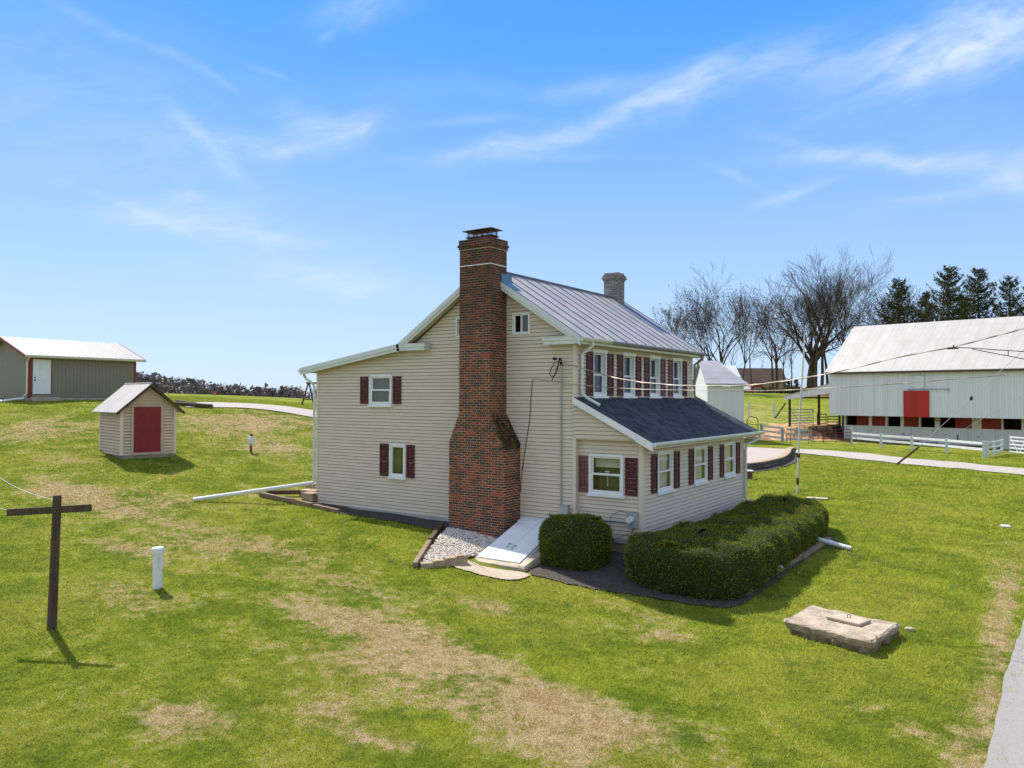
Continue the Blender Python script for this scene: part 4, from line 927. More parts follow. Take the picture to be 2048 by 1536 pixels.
slabm = plain('pitted_slab', (.34, .275, .20), .95, .35, 4, bump=1.5, bscale=20, dirt=(.42, .36, .28), dirtamt=.8)
rough([(-.88,-.60),(.72,-1.02),(.95,.40),(-.70,.80)], .075, .23, 'slab', slabm, cs, under=-.05)
rough([(-.80,-.55),(.68,-.98),(.90,.36),(-.62,.72)], -.15, .10, 'lower_course', plain('dark_slab_underside', (.20, .15, .10), .95, .4, 5, bump=1.5, bscale=14, dirt=(.36, .28, .18), dirtamt=.6), cs, amp=.06, under=-.08)
st_ = MB()
for k in range(170):
    a_2 = random.uniform(-.75, .75); b_2 = random.uniform(-.5, .45) - .13 * a_2; q = random.uniform(.008, .02); n_ = len(st_.v)
    st_.v += [(a_2 + p_[0]*q, b_2 + p_[1]*q, .222 + p_[2]*q*.7) for p_ in iv]; st_.f += [tuple(int(z) + n_ for z in f) for f in iff]
o_ = build('loose_gravel', st_, M['pebble'], cs); o_['kind'] = 'stuff'
ld = MB(); ld.box(-.30, .34, -.22, .22, .232, .285); lid = build('lid', ld, M['concrete'], cs, (.12, .05, .0), -.28, bevel=.012)
rg = MB(); rg.tube([(.03 + .035*math.cos(a), 0, 0.315 + .035*math.sin(a)) for a in np.linspace(0, 6.28, 12)], .007, 5); build('lift_ring', rg, M['rust'], lid)
# clothes post
cx, cy = -3.85, -11.19
cp_ = thing('clothes_post', 'dark wooden clothesline post with a cross arm standing on the lawn', 'post', G(cx, cy))
mb = MB(); mb.hexa([(-.06,-.06,-.3),(.06,-.06,-.3),(.06,.06,-.3),(-.06,.06,-.3)], [(.03,-.02,2.28),(.13,-.02,2.28),(.13,.085,2.28),(.03,.085,2.28)]); build('post', mb, M['timberdark'], cp_, bevel=.008)
mb = MB(); mb.bar((-.62, -.45, 1.98), (.56, .36, 2.07), .05, .12); build('cross_arm', mb, M['timberdark'], cp_, bevel=.006)
for k, (a, b) in enumerate((((cx + .05, cy - .02, 2.22), (-9.2, -10.2, 2.5)), ((cx - .55, cy - .38, 2.02), (-9.6, -11.4, 2.35)))):
    mb = MB(); pts = [tuple(a[i] + (b[i]-a[i]) * q / 12 - (.12 * math.sin(math.pi * q / 12) if i == 2 else 0) for i in range(3)) for q in range(13)]
    o0 = Vector(pts[0]); mb.tube([Vector(p) - o0 for p in pts], .004, 5)
    tag(build('clothesline', mb, M['alum'], None, o0), ['thin pale clothesline from the top of the dark post', 'thin pale clothesline from the left end of the cross arm'][k], 'line')
wc_ = thing('well_casing', 'white capped well pipe standing upright on the lawn', 'well pipe', G(-4.71, -8.75))
mb = MB(); mb.lathe([(.095, -.3), (.095, .72)], n=20); build('pipe', mb, plain('stained_pvc', (.68, .70, .71), .35, .05, 2, dirt=(.35, .37, .33), dirtamt=.3), wc_, smooth=False)
mb = MB(); mb.lathe([(.105, .70), (.118, .71), (.118, .79), (.108, .82), (.0, .835)], n=20); mb.box(.10, .125, -.03, .03, .40, .76); build('cap', mb, M['pvc'], wc_)
lpz = thing('marker_post', 'short dark post wrapped in white plastic on the rising lawn', 'post', G(-17.66, 3.24))
mb = MB(); mb.tube([(0, 0, -.2), (.0, 0, .35), (.03, 0, .80)], .05, 8); build('post', mb, M['rust'], lpz)
mb = MB(); mb.lathe([(.06, .30), (.15, .38), (.14, .55), (.10, .66), (.05, .70)], n=10); build('plastic_wrap', mb, M['alum'], lpz)
bp = thing('flagpole', 'tall slim white flagpole on the lawn behind the hedge', 'flagpole', G(1.62, 15.45))
mb = MB(); mb.tube([(0, 0, -.2), (.12, .05, 3.4), (.30, .12, 6.62)], [.044, .038, .026], 10); build('pole', mb, plain('chalky_pole', (.52, .51, .48), .6, .1, 2), bp)
mb = MB(); mb.tube([(.02, .01, .38), (.03, .012, .66)], .062, 10); mb.box(.0, .14, -.09, -.02, 1.5, 1.66); build('dark_band', mb, M['rust'], bp)
mb = MB(); mb.tube([(.19, .02, 1.56), (.32, .06, 6.5)], .004, 4); build('halyard', mb, M['alum'], bp)
mb = MB(); mb.hexa([(-.4,-.2,0),(.38,-.25,0),(.42,.2,0),(-.35,.25,0)], [(-.4,-.2,.05),(.38,-.25,.05),(.42,.2,.05),(-.35,.25,.05)]); tag(build('flat_board', mb, M['concrete'], None, G(2.6, 14.6), .3), 'pale flat board lying on the grass beyond the hedge end', 'board')
bl = thing('bollard', 'low brown post box with white lid beside the retaining wall', 'bollard', G(-1.45, 18.88))
mb = MB(); mb.box(-.13, .13, -.13, .13, -.1, .34); build('body', mb, M['rust'], bl); mb = MB(); mb.box(-.16, .16, -.16, .16, .342, .40); build('lid', mb, M['white'], bl)
mb = MB(); mb.hexa([(-.16,-.1,0),(.15,-.08,0),(.17,.1,0),(-.12,.11,0)], [(-.13,-.07,.05),(.12,-.06,.04),(.13,.08,.05),(-.1,.08,.045)]); tag(build('paper_scrap', mb, M['pvc'], None, G(9.0, 12.1, .02)), 'small white scrap of paper on the lawn', 'scrap')
mb = MB(); mb.v = [tuple(p) for p in iv * np.array([.10, .07, .05])]; mb.f = [tuple(f) for f in iff]; tag(build('stone', mb, M['concrete_pale'], None, G(8.0, -1.35, .03), .4), 'small pale stone in the grass behind the cistern slab', 'stone')
# ================================================================== well shed
sz = gz(-18.6, -1.8)
sh = thing('garden_shed', 'small tan clapboard shed with a maroon door and weathered metal roof', 'shed', (-18.62, -1.85, 1.58), R_(-11.5))
SW, SD, SH, SA = 2.0, 2.5, 1.98, 2.84          # front runs along local +y, depth along -x
GRV = .03
w = MB(); sH = [(0.02, .40, 1.52, .2, 2.1)]
siding(w, [(0, .16), (SW, .16), (SW, SH), (SW/2, SA - .08), (0, SH)], [(.42, 1.44, .17, 2.02)], lambda u, z, o: (o, u, z), .115, .034)
siding(w, [(-SD, .16), (0, .16), (0, SH), (-SD, SH)], [], lambda u, z, o: (u, -o, z), .115, .034)
siding(w, [(0, .16), (SW, .16), (SW, SH), (SW/2, SA - .08), (0, SH)], [], lambda u, z, o: (-SD - o, u, z), .115, .034)
siding(w, [(-SD, .16), (0, .16), (0, SH), (-SD, SH)], [], lambda u, z, o: (u, SW + o, z), .115, .034)
build('wall', w, plain('shed_siding', (.52, .41, .29), .6, .06, 2), sh)
for y in (0, SW):
    for x in (0, -SD):
        w = MB(); w.box(x - .07, x + .03 if x == 0 else x + .07, y - .03 if y == 0 else y - .07, y + .07 if y == 0 else y + .03, .16, SH - .02); build('corner_board', w, M['trim_tan'], sh)
w = MB()
w.box(-.02, .045, .34, .43, .16, 2.06); w.box(-.02, .045, 1.43, 1.52, .16, 2.06); w.box(-.02, .045, .43, 1.43, .16, .25); w.box(-.02, .044, .43, 1.43, 2.0, 2.06)
build('door_casing', w, plain('shed_trim', (.46, .36, .26), .6, .06, 2), sh)
w = MB(); w.box(-SD + .03, .0, .03, SW - .03, -.5, .165); build('stone_base', w, M['found'], sh)
w = MB(); w.box(-.01, .055, .44, 1.42, .255, 1.995)
for a in range(4):
    for b in range(6): w.box(.055, .062, .50 + a*.28, .515 + a*.28, .34 + b*.3, .355 + b*.3)
dr = build('door', w, M['maroon'], sh)
w = MB(); w.box(.056, .10, 1.33, 1.40, 1.16, 1.19); w.tube([(.08, 1.32, 1.17), (.11, 1.40, 1.13)], .012, 6); build('latch', w, M['rust'], dr)
rf = MB()
for y0, y1 in ((-.26, SW/2), (SW + .26, SW/2)):
    ze = SA - (SA - SH + .02) * (SW/2 + .26) / (SW/2) + .05
    n = 60 if y0 < 0 else 24
    for i in range(n):
        xa = .24 - (SD + .5) * i / n; xb = .24 - (SD + .5) * (i+1) / n
        za = .010 * math.sin(i * 6.283 / 4.0); zb_ = .010 * math.sin((i+1) * 6.283 / 4.0)
        rf.hexa([(xa, y0, ze - .02), (xb, y0, ze - .02), (xb, y1, SA + .03), (xa, y1, SA + .03)], [(xa, y0, ze + .01 + za), (xb, y0, ze + .01 + zb_), (xb, y1, SA + .06 + zb_), (xa, y1, SA + .06 + za)])
rf.tube([(.25, SW/2, SA + .065), (-SD - .27, SW/2, SA + .065)], .035, 6)
build('roof', rf, M['shedroof'], sh)
rb = MB()
for y0 in (-.26, SW + .26):
    ze = SA - (SA - SH + .02) * (SW/2 + .26) / (SW/2) + .03
    rb.bar((.245, y0, ze - .03), (.245, SW/2, SA), .03, .09)
build('rake_board', rb, M['timberdark'], sh)
# ================================================================== metal garage
GX0, GY0 = -40.0, 4.25; gzb = gz(-40, 7)
ga = thing('metal_garage', 'ribbed tan metal garage with white door and red corner trim', 'garage', (GX0, GY0, gzb))
L, HW, EZ, AZ = 6.65, 3.0, 6.42 - gzb, 7.62 - gzb
w = MB()
w.prism([(0, -.8), (-2*HW, -.8), (-2*HW, EZ), (-HW, AZ - .12), (0, EZ)], lambda u, v_: (u, 0, v_), lambda u, v_: (u, L, v_)); build('wall', w, M['garagewall'], ga)
rf = MB()
for s in (1, -1):
    e = -HW + s * (HW + .38); ze = EZ - (AZ - EZ) / HW * .38 + .14
    slabquad(rf, (e, -.35, ze), (e, L + .45, ze), (-HW, L + .45, AZ), (-HW, -.35, AZ), .05)
build('roof', rf, M['garageroof'], ga)
for yy in (-.38, L + .45):
    rt = MB()
    for s in (1, -1):
        e = -HW + s * (HW + .38); ze = EZ - (AZ - EZ) / HW * .38 + .14; rake(rt, (e, ze), (-HW + s*.001, AZ), yy, yy + .03, -.02, .16)
    build('red_trim', rt, M['redtrim'], ga)
rt = MB(); rt.box(-.06, .02, L - .12, L + .02, -.1, EZ); build('red_trim', rt, M['redtrim'], ga)
rt = MB(); rt.box(-.03, .02, -.03, .22, -.1, EZ); rt.box(-.01, .021, 1.28, 1.33, .38, 2.52); rt.box(-.01, .019, .21, 1.29, 2.48, 2.53); build('red_trim', rt, M['redtrim'], ga)
w = MB(); w.box(-.02, .03, .25, 1.27, .40, 2.475)
for a in (0, 1):
    for z0_, z1_ in ((.55, 1.05), (1.15, 1.65), (1.78, 2.3)): w.box(.03, .04, .34 + a*.46, .72 + a*.46, z0_, z1_)
d_ = build('door', w, M['white'], ga); w = MB(); w.tube([(.03, .36, 1.38), (.08, .36, 1.38)], .04, 8); w.tube([(.03, .36, 1.22), (.09, .36, 1.22)], .045, 8); build('handle', w, M['black'], d_)
w = MB(); w.box(-.1, .55, .1, 1.6, -.3, .2); w.box(-.1, .04, -.05, L, -.6, .13); build('concrete_step', w, M['concrete_pale'], ga)
w = MB(); gutter(w, .38, -.35, L + .45, EZ - (AZ - EZ) / HW * .38 + .10, 1, .12, .12); w.tube([(.42, -.12, EZ - .1), (.3, -.12, EZ - .25), (.07, -.1, EZ - .4), (.06, -.1, .4), (.15, -.3, .25)], .05, 8); build('gutter', w, M['gutter'], ga)
pipe('drain_pipe', 'white downspout extension lying beside the metal garage', G(-39.8, 3.95, .22), G(-40.4, 2.2, .02), .06)
# ================================================================== far side things on the left
sw_ = thing('swing_set', 'dark wooden A frame swing set on the rise behind the house', 'swing set', (*at(617, 55), gz(*at(617, 55))), R_(-2))
a_ = math.atan2(RT[1], RT[0])
def fr(u, v_, z): return (u * RT[0] + v_ * VW[0], u * RT[1] + v_ * VW[1], z)
for u0, u1, k in ((-.50, -.02, 0), (.42, .05, 1)):
    mb = MB(); mb.bar(fr(u0, 0, -.1), fr(u1, 0, 1.55), .09, .09); build('leg', mb, M['timberdark'], sw_)
for u0, u1, k in ((2.4, 2.9, 0), (3.35, 2.95, 1)):
    mb = MB(); mb.bar(fr(u0, .5, -.1), fr(u1, .5, 1.55), .09, .09); build('leg', mb, M['timberdark'], sw_)
mb = MB(); mb.bar(fr(-.37, 0, .42), fr(.34, 0, .42), .06, .07); build('cross_brace', mb, M['timberdark'], sw_)
mb = MB(); mb.bar(fr(-.15, -.02, 1.58), fr(3.2, .5, 1.56), .1, .12); build('top_beam', mb, M['timberdark'], sw_)
mb = MB(); mb.bar(fr(-.12, -.04, 1.56), fr(.14, -.04, 1.56), .14, .12); build('bracket', mb, M['redtrim'], sw_)
x, y = at(430, 64); fg = thing('marker_flag', 'tiny orange marker flag on the crest of the lawn', 'flag', (x, y, gz(x, y)))
mb = MB(); mb.tube([(0, 0, -.1), (0, 0, .42)], .012, 5); build('wire', mb, M['rust'], fg); mb = MB(); mb.box(-.12, .02, -.06, .04, .2, .42); build('flag', mb, plain('orange_flag', (.75, .13, .03), .7, .05), fg)
xa, ya = at(352, 44.5); xb, yb = at(424, 43.4)
tag(build('log', (lambda m: (m.tube([(0, 0, 0), (xb - xa, yb - ya, gz(xb, yb) - gz(xa, ya))], .11, 8), m)[1])(MB()), M['timberdark'], None, (xa, ya, gz(xa, ya) + .16)), 'long dark log lying along the near edge of the gravel lane', 'log')
xa, ya = at(352, 46.3); xb, yb = at(392, 44.2)
tag(build('log', (lambda m: (m.tube([(0, 0, 0), (xb - xa, yb - ya, gz(xb, yb) - gz(xa, ya))], .06, 8), m)[1])(MB()), M['timberdark'], None, (xa, ya, gz(xa, ya) + .2)), 'thinner dark pole crossing behind the long dark log', 'log')
# ================================================================== barn
bz = 0.0; BR = R_(-12.5)
ba = thing('barn', 'long white barn with overhanging front, red sliding door and pale metal roof', 'barn', (-6.6, 58.7, 0), BR)
BL = 19.0
w = MB(); w.box(0, BL, 0, .06, 2.42, 6.46); build('board_wall', w, M['barnboard'], ba)
w = MB(); w.prism([(.02, 2.42), (12, 2.42), (12, 6.4), (6, 10.8), (.02, 6.4)], lambda u, v_: (.0, u + .05, v_), lambda u, v_: (.06, u + .05, v_)); w.prism([(.02, 2.42), (12, 2.42), (12, 6.4), (6, 10.8), (.02, 6.4)], lambda u, v_: (BL - .06, u + .05, v_), lambda u, v_: (BL, u + .05, v_)); build('gable_wall', w, M['barnboard'], ba)
w = MB(); w.box(.06, BL - .06, .07, 12, 2.44, 2.56); w.box(.5, BL, 11.8, 12, -.5, 6.3); w.box(.5, .76, 1.5, 12, -.5, 2.43); build('inner_structure', w, M['manure'], ba)
rf = MB(); slabquad(rf, (-.25, -.38, 6.40), (BL + .3, -.38, 6.40), (BL + .3, 6.0, 11.05), (-.25, 6.0, 11.05), .06); slabquad(rf, (BL + .3, 12.5, 6.40), (-.25, 12.5, 6.40), (-.25, 6.001, 11.05), (BL + .3, 6.001, 11.05), .06); build('roof', rf, M['barnroof'], ba)
w = MB(); w.box(-.25, BL + .3, -.40, -.30, 6.20, 6.345)
build('eave_board', w, M['rust'], ba)
w = MB(); w.box(6.62, 8.68, -.10, -.03, 2.40, 4.66); sd_ = build('sliding_door', w, M['reddoor'], ba)
w = MB(); w.box(6.95, 10.2, -.12, -.01, 4.76, 4.82)
for x in (7.05, 8.25, 10.15): w.box(x - .06, x + .06, -.14, -.02, 4.64, 4.86)
build('door_rail', w, M['grey'], ba)
w = MB(); w.box(7.28, 8.28, -.05, -.005, 4.88, 5.95); build('hatch_door', w, M['barnboard'], ba)
w = MB(); w.box(7.2, 8.32, -.06, -.005, 5.955, 6.0); w.box(8.285, 8.33, -.06, -.005, 4.88, 5.95); w.box(7.42, 7.46, -.06, -.05, 4.9, 5.05); build('hatch_trim', w, M['grey'], ba)
w = MB(); yw = 1.4
w.box(.76, BL, yw, yw + .25, -.6, 1.50)
for a, b in ((.76, .95), (3.06, 3.33), (4.52, 4.69), (5.81, 6.10), (7.35, 7.47), (8.64, 9.0), (13.66, 13.76), (15.06, 15.5), (17.4, BL)): w.box(a, b, yw - .03, yw + .24, 1.38, 2.435)
build('stable_wall', w, M['barnlow'], ba)
w = MB(); w.box(11.5, 12.21, yw + .02, yw + .1, 1.45, 2.435); build('cream_panel', w, plain('cream_board', (.58, .52, .40), .7, .08), ba)
for k, (a, b) in enumerate(((1.92, 3.06), (3.33, 4.52), (6.10, 7.35), (10.21, 11.5), (12.21, 13.66), (15.5, 16.4))):
    w = MB(); w.box(a, b, yw + .04, yw + .1, 1.50, 2.435); build('stable_shutter', w, M['redpanel'], ba)
w = MB(); w.box(8.68, 8.98, yw - .06, yw - .03, 2.02, 2.42); sg_ = build('yellow_plaque', w, plain('yellow_plaque', (.62, .36, .10), .6, .2, 6), ba)
w = MB(); w.tube([(8.78, yw - .075, 1.98), (8.78, yw - .08, 2.10), (8.83, yw - .08, 2.14), (8.88, yw - .08, 2.10), (8.88, yw - .075, 1.98)], .012, 5); build('horseshoe', w, M['rust'], sg_)
w = MB()
for x in (1.0, 3.9, 6.7, 8.8, 11.2, 13.2): w.box(x, x + .012, yw - .012, yw, -.1, 1.46)
for x, z in ((3.2, 1.05), (5.9, .8), (8.4, 1.2), (8.4, .95), (11.9, .8), (6.0, .85)): w.box(x, x + .16, yw - .03, yw, z, z + .05)
w.box(10.38, 10.46, yw - .06, yw, .35, .95)
build('door_hardware', w, M['rust'], ba)
w = MB()
for x, l, z in ((1.6, 2.6, .18), (5.2, 2.2, .3), (7.3, 1.6, .2), (9.1, 4.5, .1)): w.box(x, x + l, yw - .35, yw - .05, z - .4, z + .02)
tag(build('feed_planks', w, M['barewood'], ba), None, None)
# open lean-to on the barn's left end
w = MB(); w.prism([(-4.5, 4.14), (-4.38, 3.82), (0, 4.44), (0, 5.33)], lambda u, v_: (u, -.02, v_), lambda u, v_: (u, .04, v_)); build('lean_to_fascia', w, M['barnboard'], ba)
w = MB(); slabquad(w, (-4.6, -.1, 4.16), (0, -.1, 5.36), (0, 9, 5.36), (-4.6, 9, 4.16), .05); build('lean_to_roof', w, M['barnroof'], ba)
for k, (x, y) in enumerate(((-4.05, .3), (-2.6, 3.4), (-1.45, 5.4), (-.25, 7.5))):
    w = MB(); w.box(x - .09, x + .09, y - .09, y + .09, .2, 4.16 + (x + 4.6) * .26 - .1); build('lean_to_post', w, M['timberdark'], ba)
w = MB(); w.box(-4.3, -.1, 2.9, 3.1, 3.95, 4.1); w.box(-4.2, -.1, 8.6, 8.75, 3.95, 4.15); build('lean_to_beam', w, M['timberdark'], ba)
# earth bank at the barn's left end
V = []; F = []; nu, nt = 46, 40
for j in range(nt + 1):
    for i in range(nu + 1):
        px = 1528 + (1700 - 1528) * i / nu; T = 71.3 + 19 * j / nt; x, y = at(px, T)
        e = min(1, max(0, (px - 1530) / 62)); e2 = 1 - min(1, max(0, (px - 1668) / 28)); f_ = min(1, j / 7); b_ = min(1, (nt - j) / 10)
        sm = lambda q: q * q * (3 - 2 * q)
        top = 1.32; g0 = gz(x, y)
        hgt = max(0, top - g0) * sm(e) * sm(e2) * sm(f_) * sm(b_) + (.10 * math.sin(px * .21 + j) + .08 * math.sin(px * .53 + j * 2.1) + random.uniform(-.05, .05)) * sm(e) * (f_ < 1) * sm(min(1, j / 2))
        V.append((x, y, g0 - .03 + hgt + .035 * (f_ > .05)))
for j in range(nt):
    for i in range(nu): F.append((j*(nu+1)+i, j*(nu+1)+i+1, (j+1)*(nu+1)+i+1, (j+1)*(nu+1)+i))
def bankmat():
    t = NT('earth_bank'); P = t.coord('Pos'); g = t.t.nodes.new('ShaderNodeNewGeometry'); nz = t.sep(g.outputs['Normal'])[2]
    c = t.mix(t.smooth(t.noise(P, .9, 5, .65), .4, .6), (.50, .30, .15), (.30, .19, .10)); d = t.mix(t.noise(P, 4, 5), (.05, .035, .025), (.11, .075, .05))
    k = t.smooth(t.math('ADD', nz, t.math('MULTIPLY', t.noise(P, 2.5, 4), .12)), .93, 1.02)
    t.bsdf(t.mix(k, d, c), 1, 0, t.bump(t.noise(P, 5, 5), .8, .2), .05); return t.m
tag(npmesh('dirt_bank', np.array(V), np.array(F), bankmat(), smooth=True), None, None, kind='structure')
for k, (p0, T0, p1, T1, z) in enumerate(((1496, 69.2, 1545, 68.8, .22), (1548, 69.6, 1590, 69.4, .16))):
    V = []; F = []; (x0, y0), (x1, y1) = at(p0, T0), at(p1, T1)
    for j in range(9):
        for i in range(15):
            u = i / 14; q = j / 8; x = x0 + (x1 - x0) * u + VW[0] * q * 1.6; y = y0 + (y1 - y0) * u + VW[1] * q * 1.6
            V.append((x, y, gz(x, y) + .02 + z * 2.2 * math.sin(math.pi * u) ** .7 * math.sin(math.pi * q) ** .8 * random.uniform(.7, 1.1)))
    for j in range(8):
        for i in range(14): F.append((j*15+i, j*15+i+1, (j+1)*15+i+1, (j+1)*15+i))
    tag(npmesh('dirt_heap', np.array(V), np.array(F), M['dirt'], smooth=True), ['longer low orange dirt heap under the grey board fence', 'shorter orange dirt heap at the foot of the dark earth bank'][k], 'dirt heap')
# ================================================================== white granary
x, y = at(1488, 67); aG = math.atan2(RT[1], RT[0])
gn = thing('granary', 'narrow white wooden granary with a swept metal roof behind the farmhouse', 'granary', (x, y, 0), aG)
w = MB(); w.prism([(0, -.5), (4.6, -.5), (4.6, 5.2), (2.6, 6.9), (0, 5.2)], lambda u, v_: (-3.15, u, v_), lambda u, v_: (0, u, v_)); build('board_wall', w, M['granary'], gn)
rf = MB()
pa_ = [(-3.32, -.3), (.33, -.3)]
rows = [(-.3, 5.22, .34), (.1, 5.50, -.02), (.55, 5.88, -.42), (1.1, 6.30, -.78), (1.8, 6.78, -1.12), (2.6, 7.30, -1.42)]
for (y0, z0_, r0), (y1, z1_, r1) in zip(rows, rows[1:]): slabquad(rf, (-3.35, y0, z0_), (r0, y0, z0_), (r1, y1, z1_), (-3.35, y1, z1_), .06)
slabquad(rf, (-1.42, 2.6, 7.30), (-3.35, 2.6, 7.30), (-3.35, 5.0, 5.2), (.3, 5.0, 5.2), .05)
for (y0, z0_, r0), (y1, z1_, r1) in zip(rows, rows[1:]): rf.face([(r0, y0, z0_ - .01), (.30, 5.0, 5.2), (r1, y1, z1_ - .01)])
rf.prism([(.34, 5.25), (.02, 5.93), (-.25, 5.72), (-.25, 5.25)], lambda u, v_: (u, .9, v_), lambda u, v_: (u, 3.6, v_))
build('roof', rf, plain('granary_roof', (.36, .35, .37), .5, .08, 1.2, dirt=(.33, .32, .33), dirtamt=.3), gn)
w = MB(); w.box(-3.3, .3, -.27, -.2, 5.02, 5.17); build('eave_board', w, M['granary'], gn)
w = MB()
for i in range(26): xx = -1.5 + random.random() * 1.6; w.box(xx, xx + .05, -.285, -.275, 5.08 + random.random() * .08, 5.16)
build('peeling_paint', w, M['rust'], gn)
# ================================================================== fences and gates
def rail_fence(name, label, posts, hpost, rails, rail_h, mat, cat='fence', pw=.16, rt_=.05, side=0, loc=None):
    o = thing(name, label, cat, (*posts[0], gz(*posts[0])))
    b = Vector(o.location)
    P = [Vector((x, y, gz(x, y))) - b for x, y in posts]
    for i, p in enumerate(P):
        mb = MB(); h = hpost[i] if isinstance(hpost, (list, tuple)) else hpost; mb.box(p.x - pw/2, p.x + pw/2, p.y - pw/2, p.y + pw/2, p.z - .4, p.z + h); build('post', mb, mat, o)
    off = Vector((VW[0], VW[1], 0)) * -(pw/2 + rt_/2 + .004)
    for a, c in zip(P, P[1:]):
        for hz_ in rails:
            mb = MB(); mb.bar(a + off + Vector((0, 0, hz_)), c + off + Vector((0, 0, hz_)), rt_, rail_h); build('rail', mb, mat, o)
    return o
rail_fence('board_fence', 'white two rail board fence in front of the barn yard', [(-3.94,54.95), (-1.2,52.6), (1.34,50.6), (4.0,47.8), (6.55,44.4)], [1.42, 1.14, 1.12, 1.10, 1.14], (.55, .96), .17, M['fencewhite'], pw=.2)
rail_fence('board_fence', 'short weathered three rail fence turning back from the white fence corner', [(6.72,44.5), (7.05,46.6), (7.35,50.0)], 1.1, (.35, .68, 1.02), .12, M['fencewhite'], pw=.2)
rail_fence('board_fence', 'grey three board fence between the granary and the dark bank', [(-11.04,52.67), (-8.85,51.4)], [1.45, 1.2], (.36, .80, 1.22), .19, M['fencegrey'], pw=.2)
rail_fence('plank_hurdle', 'three loose grey planks propped in front of the dark bank', [(-8.55,51.5), (-6.75,52.6)], [.98, .92], (.30, .72, 1.12), .17, M['fencegrey'], 'hurdle', pw=.07)
def lean(label, px, T, dx, h, mat='barewood'):
    x, y = at(px, T); mb = MB(); mb.bar((0, 0, -.05), (dx * RT[0] + .2*VW[0], dx * RT[1] + .2*VW[1], h), .05, .07); tag(build('prop_stick', mb, M[mat], None, (x, y, gz(x, y))), label, 'stick')
lean('tan stick leaning right against the right end of the loose grey planks', 1616, 66.4, .22, 1.3); lean('tan stick leaning against the left part of the loose grey planks', 1581, 66.5, .12, 1.15, 'timber')
gt_ = thing('field_gate', 'rusty red tubular field gate beside the white fence post', 'gate', (*at(1626, 67.8), gz(*at(1626, 67.8))))
xa, ya = at(1626, 67.8); xb, yb = at(1700, 67.7); dv = Vector((xb - xa, yb - ya, 0))
for z in (.12, .40, .66, .92, 1.20):
    mb = MB(); mb.tube([(0, 0, z), dv + Vector((0, 0, z))], .028, 6); build('rail', mb, M['redmetal'], gt_)
for f_ in (0, .27, .62, 1):
    mb = MB(); mb.tube([dv * f_ + Vector((0, 0, .02)), dv * f_ + Vector((0, 0, 1.2))], .032, 6); build('upright', mb, M['redmetal'], gt_)
def bargate(label, pa, Ta, pb, Tb, zb_, rails, mat, brace=True, name='bar_gate'):
    (xa, ya), (xb, yb) = at(pa, Ta), at(pb, Tb); o = thing(name, label, 'gate', (xa, ya, zb_)); d = Vector((xb - xa, yb - ya, 0))
    for z in rails:
        mb = MB(); mb.bar(Vector((0, 0, z)), d + Vector((0, 0, z)), .05, .10); build('rail', mb, mat, o)
    for f_ in (0, .98):
        mb = MB(); mb.bar(d * f_ + Vector((VW[0]*-.05, VW[1]*-.05, rails[0] - .12)), d * f_ + Vector((VW[0]*-.05, VW[1]*-.05, rails[-1] + .1)), .09, .07); build('upright', mb, mat, o)
    if brace:
        for f0, f1 in ((.02, .45), (.97, .55)):
            mb = MB(); mb.bar(d * f0 + Vector((VW[0]*-.1, VW[1]*-.1, rails[-1])), d * f1 + Vector((VW[0]*-.1, VW[1]*-.1, rails[0])), .03, .08); build('brace', mb, mat, o)
    return o
bargate('pale six bar gate with crossed braces under the barn lean-to', 1578, 76.5, 1627, 80, 1.32, (.15, .42, .68, .96, 1.24, 1.52), M['fencewhite'])
bargate('low brown slatted hurdle between the lean-to posts', 1634, 79, 1652, 79.5, 1.32, (.12, .45, .75, 1.05), M['barewood'], False, 'slat_hurdle')
bargate('grey plank hurdle against the barn corner', 1655, 77, 1680, 77, 1.28, (.08, .36, .64, .9), M['timber'], False, 'slat_hurdle')
bargate('white braced gate at the far right of the barn yard', 2018, 58, 2052, 56, -.05, (.15, .42, .68, .96, 1.22), M['fencewhite'])
for k, (px, T) in enumerate(((1498, 98.9), (1548, 97.6))):
    x, y = at(px, T); mb = MB(); mb.bar((0, 0, -.3), (0, 0, 1.85), .22, .22); tag(build('fence_post', mb, M['fencewhite'], None, (x, y, gz(x, y))), ['weathered pasture post nearer the granary', 'weathered pasture post beside the slanted brace'][k], 'post', 'pasture wire fence posts')
x, y = at(1549.5, 97); x2, y2 = at(1571, 95); mb = MB(); mb.bar((0, 0, 0), (x2 - x, y2 - y, 1.9), .14, .14); tag(build('brace_pole', mb, M['timberdark'], None, (x, y, gz(x, y))), 'slanted dark brace pole in the pasture', 'pole')
(xa, ya), (xb, yb) = at(1476, 99.5), at(1574, 94)
for k, h in enumerate((1.75, 1.1)):
    mb = MB(); mb.tube([(0, 0, 0), (xb - xa, yb - ya, gz(xb, yb) - gz(xa, ya))], .018, 4); tag(build('fence_wire', mb, M['timber'], None, (xa, ya, gz(xa, ya) + h)), ['upper strand of the pasture wire fence', 'lower strand of the pasture wire fence'][k], 'wire')
x, y = at(1494, 72); hp = thing('tube_gate', 'dark rounded tube frame sticking up behind the porch roof corner', 'gate', (x, y, gz(x, y)))
mb = MB(); U_ = lambda u, z: (u * RT[0], u * RT[1], z); mb.tube([U_(0, .2), U_(0, 1.55), U_(.12, 1.85), U_(.3, 1.95), U_(.85, 1.8), U_(1.0, 1.6), U_(1.02, .2)], .035, 6); build('frame', mb, M['black'], hp); mb = MB(); mb.tube([U_(0, 1.25), U_(1.02, 1.15)], .03, 6); build('cross_bar', mb, M['black'], hp)
